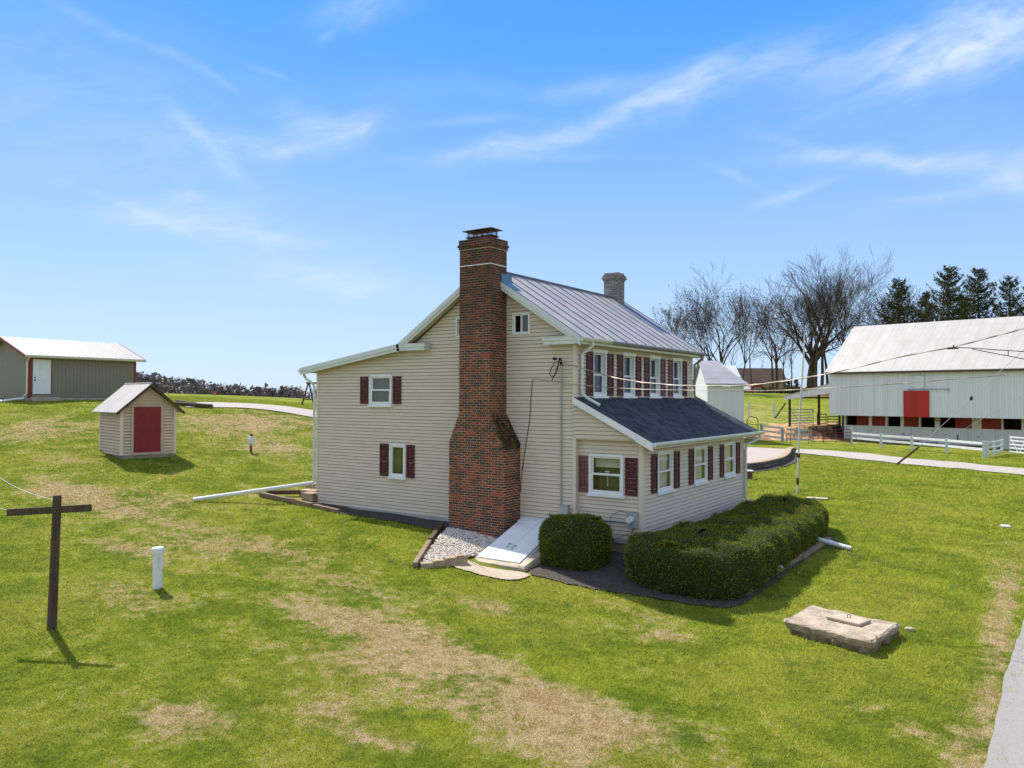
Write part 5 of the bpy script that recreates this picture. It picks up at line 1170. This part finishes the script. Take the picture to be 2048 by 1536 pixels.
# ================================================================== far house, red shed, hedge line
x, y = at(1480, 212); fh = thing('stone_house', 'far brown roofed stone house behind the bare trees', 'house', (x, y, gz(x, y)), a_ + .02)
z0_ = gz(x, y); e_, r_ = 8.3 - z0_, 12.2 - z0_
w = MB(); w.prism([(0, -2), (7, -2), (7, e_), (3.5, r_ - .2), (0, e_)], lambda u, v_: (0, u, v_), lambda u, v_: (12.6, u, v_)); build('wall', w, M['stonewall'], fh)
w = MB(); slabquad(w, (-.3, -.4, e_ - .1), (12.9, -.4, e_ - .1), (12.9, 3.5, r_), (-.3, 3.5, r_), .12); slabquad(w, (12.9, 7.4, e_ - .1), (-.3, 7.4, e_ - .1), (-.3, 3.5, r_ - .001), (12.9, 3.5, r_ - .001), .12); build('roof', w, M['brownroof'], fh)
w = MB()
for xx in (2.2, 5.5, 9): w.box(xx, xx + 1.0, -.04, .02, .3, 1.6)
build('window', w, M['dark'], fh)
x, y = at(1504, 195); rs = thing('red_shed', 'small red gambrel shed with white framed window at the field edge', 'shed', (x, y, 5.05), a_)
w = MB(); w.prism([(0, -.6), (3.0, -.6), (3.0, 1.2), (2.5, 2.05), (1.5, 2.5), (.5, 2.05), (0, 1.2)], lambda u, v_: (u, 0, v_), lambda u, v_: (u, 3.2, v_)); build('wall', w, M['redtrim'], rs)
w = MB()
for p, q in (((-.05, 1.15), (.48, 2.1)), ((.48, 2.1), (1.5, 2.56)), ((1.5, 2.56), (2.52, 2.1)), ((2.52, 2.1), (3.05, 1.15))): w.bar((p[0], 1.55, p[1]), (q[0], 1.55, q[1]), .06, 3.3, (0, 1, 0)) if False else w.hexa([(p[0], -.1, p[1]), (q[0], -.1, q[1]), (q[0], 3.3, q[1]), (p[0], 3.3, p[1])], [(p[0], -.1, p[1] + .07), (q[0], -.1, q[1] + .07), (q[0], 3.3, q[1] + .07), (p[0], 3.3, p[1] + .07)])
build('roof', w, M['maroon'], rs)
w = MB()
for a, b, c, d in ((.7, .8, .1, 1.4), (2.2, 2.3, .1, 1.4), (.7, 2.3, 1.3, 1.42), (.8, 2.2, .75, .83), (1.46, 1.54, .8, 1.3)): w.box(a, b, -.06, 0, c, d)
build('window_frame', w, M['white'], rs)
w = MB(); w.box(.8, 2.2, -.03, -.005, .83, 1.3); build('window', w, M['dark'], rs)
x, y = at(1478, 196); r2 = thing('low_shed', 'low red shed with grey roof left of the gambrel shed', 'shed', (x, y, 5.0), a_)
w = MB(); w.box(0, 3.1, 0, 2, -.6, 1.1); build('wall', w, M['redtrim'], r2); w = MB(); slabquad(w, (-.1, -.2, 1.1), (3.2, -.2, 1.1), (3.2, 2.1, 2.0), (-.1, 2.1, 2.0), .1); build('roof', w, M['fencegrey'], r2)
def scatterblob(name, pts, n, size, mat, parent=None, squash=(1, 1, 1)):
    P = []
    for (x, y, z, r) in pts:
        k = max(20, int(n * r * r / sum(q[3]**2 for q in pts))); d = rng.normal(size=(k, 3)); d /= np.linalg.norm(d, axis=1)[:, None]; P.append(np.array([x, y, z]) + d * r * rng.uniform(.55, 1.05, (k, 1)) * np.array(squash))
    P = np.concatenate(P); m = len(P); V = np.empty((m, 3, 3)); 
    for k in range(3): V[:, k] = P + rng.normal(size=(m, 3)) * size
    return npmesh(name, V.reshape(-1, 3), np.arange(m*3).reshape(-1, 3), mat, {'rnd': np.repeat(rng.random(m), 3)}, parent=parent)
pts = []
for px in range(1531, 1700, 4):
    x, y = at(px, 178 + random.uniform(-3, 3)); pts.append((x, y, 5.3 + random.uniform(0, .5), random.uniform(.6, 1.1)))
tag(scatterblob('field_hedge', pts, 5000, .2, leafmat('field_hedge_leaf', (.05, .055, .02), (.16, .15, .05))), 'low scrubby hedge along the far edge of the pasture', 'hedge', kind='stuff')
# ================================================================== trees
class Tubes:
    def __init__(s): s.V = []; s.F = []; s.tips = []
    def seg(s, pts, rs, n):
        base = len(s.V); prev = None; m = len(pts)
        for i, p in enumerate(pts):
            d = pts[min(i+1, m-1)] - pts[max(i-1, 0)]; d.normalize()
            a = d.cross(Vector((0, 0, 1))) if prev is None else prev - d * prev.dot(d)
            if a.length < 1e-4: a = d.cross(Vector((1, 0, 0)))
            a.normalize(); prev = a; b = d.cross(a)
            for k in range(n):
                t = 2*math.pi*k/n; q = p + (a*math.cos(t) + b*math.sin(t)) * rs[i]; s.V.append((q.x, q.y, q.z))
        for i in range(m-1):
            for k in range(n): k2 = (k+1) % n; s.F.append((base+i*n+k, base+i*n+k2, base+(i+1)*n+k2, base+(i+1)*n+k))
def limb(R, T, p, d, L, r, lev, maxlev, up, spread, kids, wig=.16):
    n = 5 if lev < 2 else 4 if lev < 3 else 3
    pts = [p.copy()]; rs = [r]; q = p.copy(); dd = d.normalized()
    for i in range(n):
        dd = (dd + Vector((R.gauss(0, wig), R.gauss(0, wig), R.gauss(0, wig) + up * .12))).normalized()
        q = q + dd * (L / n); pts.append(q.copy()); rs.append(max(.024, r * (1 - .68 * (i+1) / n)))
    T.seg(pts, rs, 6 if lev == 0 else 4 if lev < 2 else 3)
    if lev >= maxlev: T.tips.append(q); return
    k = kids[min(lev, len(kids)-1)]; k = max(1, int(round(k + R.uniform(-.6, .6))))
    for j in range(k):
        f = R.uniform(.28, 1.0) if j else 1.0
        i = min(n - 1, int(f * n)); fr_ = f * n - i; bp_ = pts[i].lerp(pts[min(i+1, n)], fr_); ax = (pts[min(i+1, n)] - pts[i]).normalized()
        az = R.uniform(0, 6.283); sidev = ax.orthogonal(); sidev.rotate(Matrix.Rotation(az, 3, ax))
        an = R.uniform(.35, 1) * spread * (.35 if j == 0 else 1)
        nd = ax * math.cos(an) + sidev * math.sin(an); rr = rs[i] * (.8 if j == 0 else R.uniform(.45, .65))
        limb(R, T, bp_, nd, L * R.uniform(.55, .82) * (1 if j else .85), max(rr, .03), lev + 1, maxlev, up, spread, kids, wig)
def bare_tree(seed, H, tr, fork, spread, kids, label, x, y, maxlev=4, limbs=5, up=.5, leanx=0, low=0, limbL=.42, name='bare_tree', group='bare trees beyond the pasture', leaves=.0, wig=.15, minr=.0):
    R = random.Random(seed); root = thing(name, label, 'tree', (x, y, gz(x, y) - .3), 0, group)
    tk = Tubes(); cr = Tubes(); n = 10; pts = []; rs = []; q = Vector((0, 0, 0)); dd = Vector((leanx * RT[0], leanx * RT[1], 1)).normalized(); topz = H * fork
    for i in range(n + 1):
        pts.append(q.copy()); rs.append(tr * (1.25 if i == 0 else 1 - .45 * i / n)); dd = (dd + Vector((R.gauss(0, .03), R.gauss(0, .03), .04))).normalized(); q = q + dd * topz / n
    tk.seg(pts, rs, 8)
    for j in range(limbs):
        az = 6.283 * j / limbs + R.uniform(-.4, .4); lowf = R.uniform(1 - low, 1); i = min(n - 1, int(lowf * n)); bp_ = pts[i].lerp(pts[i+1], lowf * n - i)
        an = R.uniform(.5, 1.0) * spread + (1 - lowf) * .5
        nd = Vector((math.cos(az) * math.sin(an), math.sin(az) * math.sin(an), math.cos(an)))
        limb(R, cr, bp_, nd, H * limbL * R.uniform(.8, 1.1), rs[i] * R.uniform(.5, .7), 0, maxlev, up, spread * .95, kids, wig)
    limb(R, cr, pts[-1], Vector((0, 0, 1)), H * limbL, rs[-1] * .8, 0, maxlev, up, spread * .8, kids, wig)
    zm = sorted(v[2] for v in cr.V)[int(len(cr.V) * .995)]; s = H / zm       # bring the crown to its height
    vs = np.array(cr.V); 
    def mk(nm, t_, mat, vv): 
        me = bpy.data.meshes.new(nm); me.from_pydata((vv * np.array([1 if s > 1.25 else 1, 1, 1])).tolist(), [], t_.F); me.materials.append(mat); o = bpy.data.objects.new(nm, me); COL.objects.link(o); o.parent = root; return o
    mk('trunk', tk, M['bark'], np.array(tk.V) * s); mk('crown', cr, M['twig'], vs * s)
    if leaves:
        k = int(len(cr.tips) * leaves); tp = np.array([cr.tips[R.randrange(len(cr.tips))][:] for _ in range(k)]) * s; V = np.empty((k, 3, 3))
        for i in range(3): V[:, i] = tp + rng.normal(size=(k, 3)) * .13
        npmesh('dead_leaves', V.reshape(-1, 3), np.arange(k*3).reshape(-1, 3), M['deadleaf'], parent=root)
    return root
def htree(px, top, T): x, y = at(px, T); return x, y, 4 + (794 + (px - 1024) * .0035 - top) / 1560 * T - gz(x, y) + .3
TR = [ # px, T, top py, trunk radius, fork, spread, kids, maxlev, limbs, extra, label
 (1622, 165, 512, 1.25, .34, .80, (4, 4, 4, 3), 4, 8, dict(limbL=.40, low=.40, up=.55, wig=.17), 'largest broad bare oak with a thick trunk beside the barn'),
 (1692, 172, 508, .66, .42, .66, (5, 4, 4, 3), 4, 6, dict(limbL=.42, low=.25, up=.7), 'tall bare tree with a leaning trunk just left of the barn roof'),
 (1440, 150, 540, .60, .38, .8, (4, 4, 3, 3), 4, 6, dict(limbL=.45, low=.25, up=.5), 'wide crowned bare tree standing above the granary roof'),
 (1419, 152, 572, .38, .42, .55, (4, 3, 3, 2), 4, 4, dict(limbL=.42, up=.7, leaves=.5), 'slender bare tree close on the left of the wide crowned one'),
 (1401, 156, 585, .30, .38, .55, (4, 3, 3, 2), 4, 4, dict(limbL=.45, up=.7, leaves=.4), 'forked bare tree rising over the far roof corner'),
 (1378, 150, 612, .24, .5, .6, (3, 3, 3, 2), 4, 3, dict(limbL=.4, leanx=-.18, up=.8), 'crooked thin bare tree seen over the metal roof slope'),
 (1346, 146, 598, .24, .4, .5, (4, 3, 3, 2), 4, 4, dict(limbL=.4, up=.7, leaves=.7), 'small bare tree nearest the painted chimney'),
 (1466, 148, 618, .22, .35, .6, (3, 3, 3, 2), 3, 4, dict(limbL=.48, leanx=-.12, low=.4), 'thin bare tree bending left over the granary'),
 (1483, 158, 578, .36, .40, .45, (4, 4, 3, 2), 4, 5, dict(limbL=.42, up=1.0, leaves=.3), 'straight vase shaped bare tree in front of the stone house left end'),
 (1504, 170, 652, .20, .7, .8, (3, 3, 2), 3, 3, dict(limbL=.2), 'thin pole like bare tree in front of the stone house roof'),
 (1546, 168, 612, .38, .55, .6, (4, 3, 3, 2), 4, 4, dict(limbL=.35, low=.2, leanx=-.05), 'left of the paired bare trunks before the stone house'),
 (1553, 163, 590, .50, .50, .65, (4, 4, 3, 2), 4, 5, dict(limbL=.38, low=.3, leaves=.3), 'right and thicker of the paired bare trunks before the stone house'),
 (1569, 170, 630, .28, .5, .6, (3, 3, 3, 2), 4, 4, dict(limbL=.36), 'slim bare tree at the right end of the stone house'),
 (1582, 176, 640, .26, .55, .6, (3, 3, 3, 2), 3, 4, dict(limbL=.35, leaves=.4), 'bare sapling between the stone house and the oak'),
 (1632, 158, 560, .52, .55, .5, (4, 4, 3, 2), 4, 4, dict(limbL=.36, up=.8), 'straight bare trunk just right of the oak'),
 (1644, 162, 548, .55, .55, .5, (4, 4, 3, 2), 4, 4, dict(limbL=.36, up=.8), 'middle bare trunk right of the oak with a narrow crown'),
 (1655, 168, 540, .50, .55, .5, (4, 4, 3, 2), 4, 4, dict(limbL=.38, up=.8), 'bare trunk next to the barn lean-to with an upright crown'),
]
for k, (px, T, top, tr, fk, sp, kd, ml, lb, ex, lab) in enumerate(TR):
    x, y, H = htree(px, top, T); bare_tree(100 + k, H, tr, fk, sp, kd, lab, x, y, ml, lb, **ex)
for k, (px, T, top, lab) in enumerate(((1762, 118, 575, 'greyish bare tree at the left edge of the spruces'), (1832, 122, 570, 'pale bare tree between the first two spruces'))):
    x, y, H = htree(px, top, T); bare_tree(300 + k, H, .25, .35, .7, (4, 4, 3, 3), lab, x, y, 4, 5, limbL=.42, low=.3)
def conifer(seed, H, Rr, label, x, y, dens=1.0):
    R = np.random.default_rng(seed); root = thing('spruce', label, 'tree', (x, y, gz(x, y) - .3), 0, 'spruces behind the barn')
    mb = MB(); mb.tube([(0, 0, 0), (.1, .05, H*.5), (0, 0, H*.98)], [.40, .24, .03], 8); build('trunk', mb, M['bark'], root)
    br = Tubes(); C_ = []; z = H * .12
    while z < H * .985:
        f = (H - z) / H
        for j in range(int(R.integers(5, 8))):
            if R.random() < .16: continue
            az = R.random() * 6.283; L = Rr * min(1, f ** .72 * 1.12) * R.uniform(.55, 1.12) + .25; e0 = R.uniform(-.05, .22) + .40 * (1 - f)
            pts = []; n = 7
            for i in range(n + 1):
                t = i / n; pts.append(Vector((math.cos(az) * L * t, math.sin(az) * L * t, z + L * (e0 * t - .42 * t * (1 - t) * 1.5 - .10 * t + .20 * t ** 3))))
            br.seg(pts, [max(.012, .07 * (1 - i / n) * (.4 + f)) for i in range(n + 1)], 3)
            m = int(L * 11 * dens) + 5
            tt = R.random(m) ** .75 * .88 + .12; ii = np.minimum((tt * n).astype(int), n - 1); P = np.array([p[:] for p in pts]); fr_ = (tt * n - ii)[:, None]
            q = P[ii] * (1 - fr_) + P[ii + 1] * fr_; side = np.array([-math.sin(az), math.cos(az), 0]) * (R.normal(size=(m, 1)) * .17 * L ** .5)
            C_.append(q + side + np.array([0, 0, -.12]) * R.random((m, 1)))
        z += R.uniform(.26, .44)
    P = np.concatenate(C_); m = len(P); V = np.empty((m * 2, 3, 3))
    for rep in range(2):
        a = R.normal(size=(m, 3)); a[:, 2] *= .5; a /= np.linalg.norm(a, axis=1)[:, None]; b = R.normal(size=(m, 3)); b[:, 2] -= .55; b /= np.linalg.norm(b, axis=1)[:, None]
        S_ = R.uniform(.13, .28, (m, 1)); V[rep*m:(rep+1)*m, 0] = P - a * S_ * .35; V[rep*m:(rep+1)*m, 1] = P + a * S_ * .35; V[rep*m:(rep+1)*m, 2] = P + b * S_ * 1.5
    npmesh('foliage', V.reshape(-1, 3), np.arange(m * 6).reshape(-1, 3), M['needle'], {'rnd': np.repeat(R.random(m * 2), 3)}, parent=root)
    me = bpy.data.meshes.new('branches'); me.from_pydata(br.V, [], br.F); me.materials.append(M['bark']); o = bpy.data.objects.new('branches', me); COL.objects.link(o); o.parent = root
for k, (px, T, top, Rr, lab) in enumerate(((1797, 112, 552, 5.8, 'leftmost full spruce above the barn ridge'), (1852, 124, 580, 4.2, 'shorter spruce set back between two taller ones'), (1897, 108, 528, 6.8, 'tallest dark spruce above the barn ridge'), (1957, 112, 534, 6.2, 'spruce just right of the tallest one'), (2020, 108, 547, 6.0, 'spruce cut near the right edge with a bare gap in its middle'), (2072, 114, 552, 6.0, 'rightmost spruce only partly in view'), (1925, 126, 590, 4.6, 'low dark spruce filling the gap right of the tallest one'))):
    x, y, H = htree(px, top, T); conifer(500 + k, H, Rr, lab, x, y, 1.15 if k != 4 else .8)
for k, (px, T, top) in enumerate(((1578, 185, 755), (1592, 188, 757))):
    x, y = at(px, T); H = 4 + (796 - top) / 1560 * T - gz(x, y); conifer(600 + k, H, 1.3, ['small evergreen left of the oak', 'small evergreen touching the oak trunk'][k], x, y, 1.6)
# far woods on the left horizon: one mass
fw = Tubes(); Rw = random.Random(5); tri = []
for i in range(150):
    px = Rw.uniform(255, 700); u = (px - 255) / 400; T = 235 + 190 * min(1, max(0, u)) + Rw.uniform(-12, 25); x, y = at(px, T)
    topy = np.interp(px, [255, 300, 350, 400, 440, 480, 560, 700], [748, 751, 757, 765, 771, 776, 777, 778]) + Rw.uniform(-4, 7)
    zb_ = min(gz(x, y), 4 + (794 - 3.5 - 790) / 1560 * T) - 2; zt_ = 4 + (794 + (px - 1024) * .0035 - topy) / 1560 * T; H = zt_ - zb_
    base = Vector((x, y, zb_)); fw.seg([base, base + Vector((0, 0, H * .5)), base + Vector((Rw.gauss(0, .6), Rw.gauss(0, .6), H * .9))], [.35, .25, .05], 3)
    for j in range(14):
        z = H * Rw.uniform(.35, .95); d = Vector((Rw.gauss(0, 1), Rw.gauss(0, 1), Rw.uniform(.5, 1.6))).normalized(); L = H * Rw.uniform(.12, .3) * (1.15 - z / H * .5)
        fw.seg([base + Vector((0, 0, z)), base + Vector((0, 0, z)) + d * L], [.10, .02], 3)
    k = 90 if u > .4 else 60
    for j in range(k):
        z = H * Rw.uniform(.05, 1.0); w_ = H * .26 * (1 - (z / H - .5) ** 2 * 2); c = base + Vector((Rw.gauss(0, w_ * .6), Rw.gauss(0, w_ * .6), z)); s = Rw.uniform(.3, .9)
        tri.append([c + Vector((Rw.gauss(0, s), Rw.gauss(0, s), Rw.gauss(0, s))) for _ in range(3)])
n0 = len(fw.V)
for t_ in tri: fw.F.append((len(fw.V), len(fw.V)+1, len(fw.V)+2)); fw.V += [tuple(p) for p in t_]
me = bpy.data.meshes.new('distant_woods'); me.from_pydata(fw.V, [], fw.F); me.materials.append(M['farwood']); o = bpy.data.objects.new('distant_woods', me); COL.objects.link(o)
tag(o, 'hazy purple brown band of bare woods along the left horizon', 'woods', kind='stuff')
# ================================================================== wires
def wire(name, label, a, b, sag, r, mat, twist=0, extra=None):
    mb = MB(); A = Vector(a); B = Vector(b); N = 90; pts = []
    for i in range(N + 1):
        t = i / N; p = A.lerp(B, t) - Vector((0, 0, sag * 4 * t * (1 - t))); pts.append(p - A)
    if twist:
        sd = (B - A).cross(Vector((0, 0, 1))).normalized(); N2 = 420; P2 = []
        for s in range(2):
            P2 = []
            for i in range(N2 + 1):
                t = i / N2; p = A.lerp(B, t) - Vector((0, 0, sag * 4 * t * (1 - t))) - A; ph = t * twist * 6.283 + s * math.pi; P2.append(p + sd * math.cos(ph) * r * .8 + Vector((0, 0, math.sin(ph) * r * .8)))
            mb.tube(P2, r, 5)
    else: mb.tube(pts, r, 5)
    return tag(build(name, mb, M[mat], None, a), label, 'cable')
def pt(px, py, T): x, y = at(px, T); return (x, y, 4 + (794 + (px - 1024) * .0035 - py) / 1560 * T)
M['bare_alu'] = plain('bare_conductor', (.36, .31, .26), .45, .25, 14, metal=.35)
def wire_px(name, label, pxs, mat, r, start, twist=0):
    # anchored span through points at growing viewing distance
    pts = [start] + [pt(*q) for q in pxs]; P = catmull(pts, 16); A = Vector(P[0]); mb = MB()
    if twist:
        L = 0; acc = [0]
        for a, b in zip(P, P[1:]): L += math.dist(a, b); acc.append(L)
        fine = resample(P, .06); n = len(fine)
        for s in range(2):
            Q = []
            for i, p in enumerate(fine):
                d = Vector(fine[min(i+1, n-1)]) - Vector(fine[max(i-1, 0)]); sd = d.cross(Vector((0, 0, 1))).normalized(); ph = i * .06 * twist + s * math.pi
                Q.append(Vector(p) - A + sd * math.cos(ph) * r * .75 + Vector((0, 0, math.sin(ph) * r * .75)))
            mb.tube(Q, r, 5)
    else: mb.tube([Vector(p) - A for p in P], r, 5)
    return tag(build(name, mb, M[mat], None, tuple(A)), label, 'cable')
wire_px('service_cable', 'thicker twisted service cable swooping from the gable up to the right', [(1160, 735, 20.2), (1240, 757.5, 19.2), (1330, 769, 18.3), (1420, 772, 17.5), (1500, 770, 16.9), (1600, 757.5, 16.2), (1700, 738, 15.6), (1800, 714, 15.1), (1905, 694, 14.6), (1980, 675, 14.3), (2048, 657, 14.0), (2200, 610, 13.5), (2400, 540, 13)], 'bare_alu', .0085, (-.36, -.22, 4.95), 5)
wire_px('phone_wire', 'thinner lower wire running from the gable to the right', [(1150, 768.5, 20.3), (1250, 777, 19.2), (1380, 780.5, 18), (1520, 781.5, 17), (1600, 779, 16.4), (1700, 773.5, 15.7), (1800, 767, 15.2), (1920, 757, 14.6), (2048, 746, 14.1), (2250, 720, 13.4)], 'bare_alu', .006, (-1.28, -.07, 4.50), 4)
wire_px('spliced_cable', 'upper short branch of cable leaving the splice by the barn roof', [(1950, 696.5, 14.4), (2000, 700, 14.2), (2048, 703, 14.0), (2200, 712, 13.6)], 'black', .008, pt(1905, 694.5, 14.58))
wire_px('spliced_cable', 'lower short branch of cable leaving the splice by the barn roof', [(1985, 706, 14.3), (2048, 718, 14.0), (2200, 750, 13.6)], 'black', .008, pt(1945, 698, 14.45))
a1 = pt(2017, 700.5, 14.15); b1 = pt(2017, 712, 14.15); mb = MB(); mb.tube([(0, 0, 0), (0, 0, b1[2] - a1[2])], .007, 5); tag(build('cable_spacer', mb, M['black'], None, a1), 'short upright spacer between the two cable branches', 'spacer')
a1 = pt(1895, 697, 14.55); b1 = pt(1917, 696, 14.5); mb = MB(); mb.tube([(0, 0, 0), Vector(b1) - Vector(a1)], .02, 6); mb.tube([Vector((.1, .05, 0)), Vector((.1, .05, .07))], .012, 5); tag(build('splice_clamp', mb, M['rust'], None, a1), 'dark clamp where the cable branches off', 'clamp')
x, y = 2.86, 32.32; base = (x, y, gz(x, y)); tp = pt(1838, 893, 44.2); far_ = pt(2048, 699.5, 39); far2 = pt(2200, 560, 35)
mb = MB(); mb.tube([(0, 0, 0), Vector(tp) - Vector(base)], .06, 8); tag(build('guy_guard', mb, M['timberdark'], None, base), 'dark leaning guy wire guard beside the far driveway', 'guy guard')
mb = MB(); A = Vector(tp); mb.tube([(0, 0, 0), Vector(far_) - A, Vector(far2) - A], .014, 5); gw = tag(build('guy_wire', mb, M['grey'], None, tp), 'guy wire rising from the dark leaning guard', 'wire')
q = A.lerp(Vector(far_), .53) - A; mb = MB(); mb.tube([q - Vector((.03, .0, .11)), q, q + Vector((.03, 0, .11))], [.05, .085, .05], 8); build('insulator', mb, M['black'], gw)
b0 = pt(1920, 863, 62); e0 = pt(2048, 790, 46); e1 = pt(2200, 704, 38); A = Vector(b0); mb = MB(); mb.tube([(0, 0, 0), Vector(e0) - A, Vector(e1) - A], .014, 5); tag(build('guy_wire', mb, M['grey'], None, b0), 'second guy wire ending at the barn stable wall', 'wire')
# ================================================================== sky, sun, camera
SUN_EL = R_(49.5); sx, sy = -.955, .297; nrm_ = math.hypot(sx, sy); sx /= nrm_; sy /= nrm_
W = bpy.data.worlds.new('World'); scn.world = W; W.use_nodes = True; nt = W.node_tree; nt.nodes.clear()
class WN(NT):
    def __init__(s): s.t = nt
w = WN(); outw = nt.nodes.new('ShaderNodeOutputWorld'); bg = nt.nodes.new('ShaderNodeBackground'); bg.inputs['Strength'].default_value = .087
sky = nt.nodes.new('ShaderNodeTexSky'); sky.sky_type = 'NISHITA'; sky.sun_disc = False; sky.sun_elevation = SUN_EL; sky.sun_rotation = math.atan2(sx, sy); sky.altitude = 100; sky.air_density = 1.0; sky.dust_density = .3; sky.ozone_density = 2.5
P = w.coord('Generated'); sp = w.sep(P)
az = w.math('ARCTAN2', sp[0], sp[1]); el = w.math('ARCSINE', sp[2])
n1 = nt.nodes.new('ShaderNodeTexNoise'); n1.inputs['Scale'].default_value = 5; n1.inputs['Detail'].default_value = 5; nt.links.new(P, n1.inputs['Vector'])
wr = w.sep(n1.outputs['Color'])
az2 = w.math('ADD', az, w.math('MULTIPLY', w.math('SUBTRACT', wr[0], .5), .11)); el2 = w.math('ADD', el, w.math('MULTIPLY', w.math('SUBTRACT', wr[1], .5), .075))
tot = None
for (a0, e0_, L, Wd, ang, inten) in STREAKS:
    ca, sa = math.cos(R_(ang)), math.sin(R_(ang)); da = w.math('SUBTRACT', az2, a0); de = w.math('SUBTRACT', el2, e0_)
    u = w.math('MULTIPLY', w.math('MULTIPLY_ADD', da, ca, w.math('MULTIPLY', de, sa)), 1 / (L * 1.1)); v_ = w.math('MULTIPLY', w.math('MULTIPLY_ADD', de, ca, w.math('MULTIPLY', da, -sa)), 1 / (Wd * 1.25))
    g = w.math('MULTIPLY', w.math('EXPONENT', w.math('MULTIPLY', w.math('MULTIPLY_ADD', u, u, w.math('MULTIPLY', v_, v_)), -1)), inten)
    tot = g if tot is None else w.math('ADD', tot, g)
# wispy filaments stretched along the streaks
sv = w.comb(w.math('MULTIPLY', w.math('MULTIPLY_ADD', az2, .97, w.math('MULTIPLY', el2, .22)), 7), w.math('MULTIPLY', w.math('MULTIPLY_ADD', el2, .97, w.math('MULTIPLY', az2, -.22)), 34), 0)
fil = w.noise(sv, 1.0, 8, .68, .6); fil2 = w.noise(w.comb(w.math('MULTIPLY', az2, 14), w.math('MULTIPLY', el2, 30), 2.0), 1.0, 7, .65, .3)
ff = w.smooth(w.math('ADD', w.math('MULTIPLY', fil, .6), w.math('MULTIPLY', fil2, .4)), .32, .68, .25, 1.25)
mask = w.math('MULTIPLY', w.math('MULTIPLY', tot, ff), .62, clamp=True)
hs = nt.nodes.new('ShaderNodeHueSaturation'); hs.inputs['Saturation'].default_value = 1.0; nt.links.new(sky.outputs[0], hs.inputs['Color'])
rmp = w.mix(w.smooth(el, -.02, .50), (4.3, 5.9, 8.1), (.45, 3.0, 8.4))
bl_ = w.mix(.80, hs.outputs[0], rmp)
mx = w.mix(mask, bl_, (6.2, 7.0, 8.3))
# unseen bright broken cloud added overhead and behind, to lift and neutralise shade
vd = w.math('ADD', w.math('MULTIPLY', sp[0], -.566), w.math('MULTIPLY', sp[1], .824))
fill_cloud = w.math('MAXIMUM', w.smooth(el, .58, .85), w.smooth(vd, .45, -.05))
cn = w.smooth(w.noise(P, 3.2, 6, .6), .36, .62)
fill_cloud = w.math('MULTIPLY', w.math('MULTIPLY', fill_cloud, cn), w.smooth(el, -.02, .06))
mx = w.mix(w.math('MULTIPLY', fill_cloud, .85), mx, (9.2, 8.8, 8.3))
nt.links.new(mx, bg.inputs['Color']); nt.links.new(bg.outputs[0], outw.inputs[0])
sl_ = bpy.data.lights.new('sun', 'SUN'); sl_.energy = 5.0; sl_.angle = R_(.53); sl_.color = (1, .95, .87); so_ = bpy.data.objects.new('sun', sl_); COL.objects.link(so_)
so_.rotation_euler = Vector((sx * math.cos(SUN_EL), sy * math.cos(SUN_EL), math.sin(SUN_EL))).to_track_quat('Z', 'Y').to_euler(); so_.location = (-40, 20, 60)
cam = bpy.data.cameras.new('camera'); co = bpy.data.objects.new('camera', cam); COL.objects.link(co); scn.camera = co
cam.sensor_width = 36; cam.lens = 1560 / 2048 * 36; cam.clip_end = 5000; cam.clip_start = .1
Fv = Vector((-.56633, .82401, .01666)); Rv = Vector((.82415, .56635, .00349)); Uv = Rv.cross(Fv)
co.matrix_world = Matrix(((Rv.x, Uv.x, -Fv.x, CAM[0]), (Rv.y, Uv.y, -Fv.y, CAM[1]), (Rv.z, Uv.z, -Fv.z, CAM[2]), (0, 0, 0, 1)))
scn.view_settings.view_transform = 'Standard'; scn.view_settings.look = 'None'; scn.view_settings.exposure = 0.6; scn.view_settings.gamma = 1
scn.render.engine = 'CYCLES'; scn.cycles.max_bounces = 6; scn.cycles.diffuse_bounces = 3; scn.cycles.glossy_bounces = 3; scn.cycles.transparent_max_bounces = 8; scn.cycles.use_denoising = True
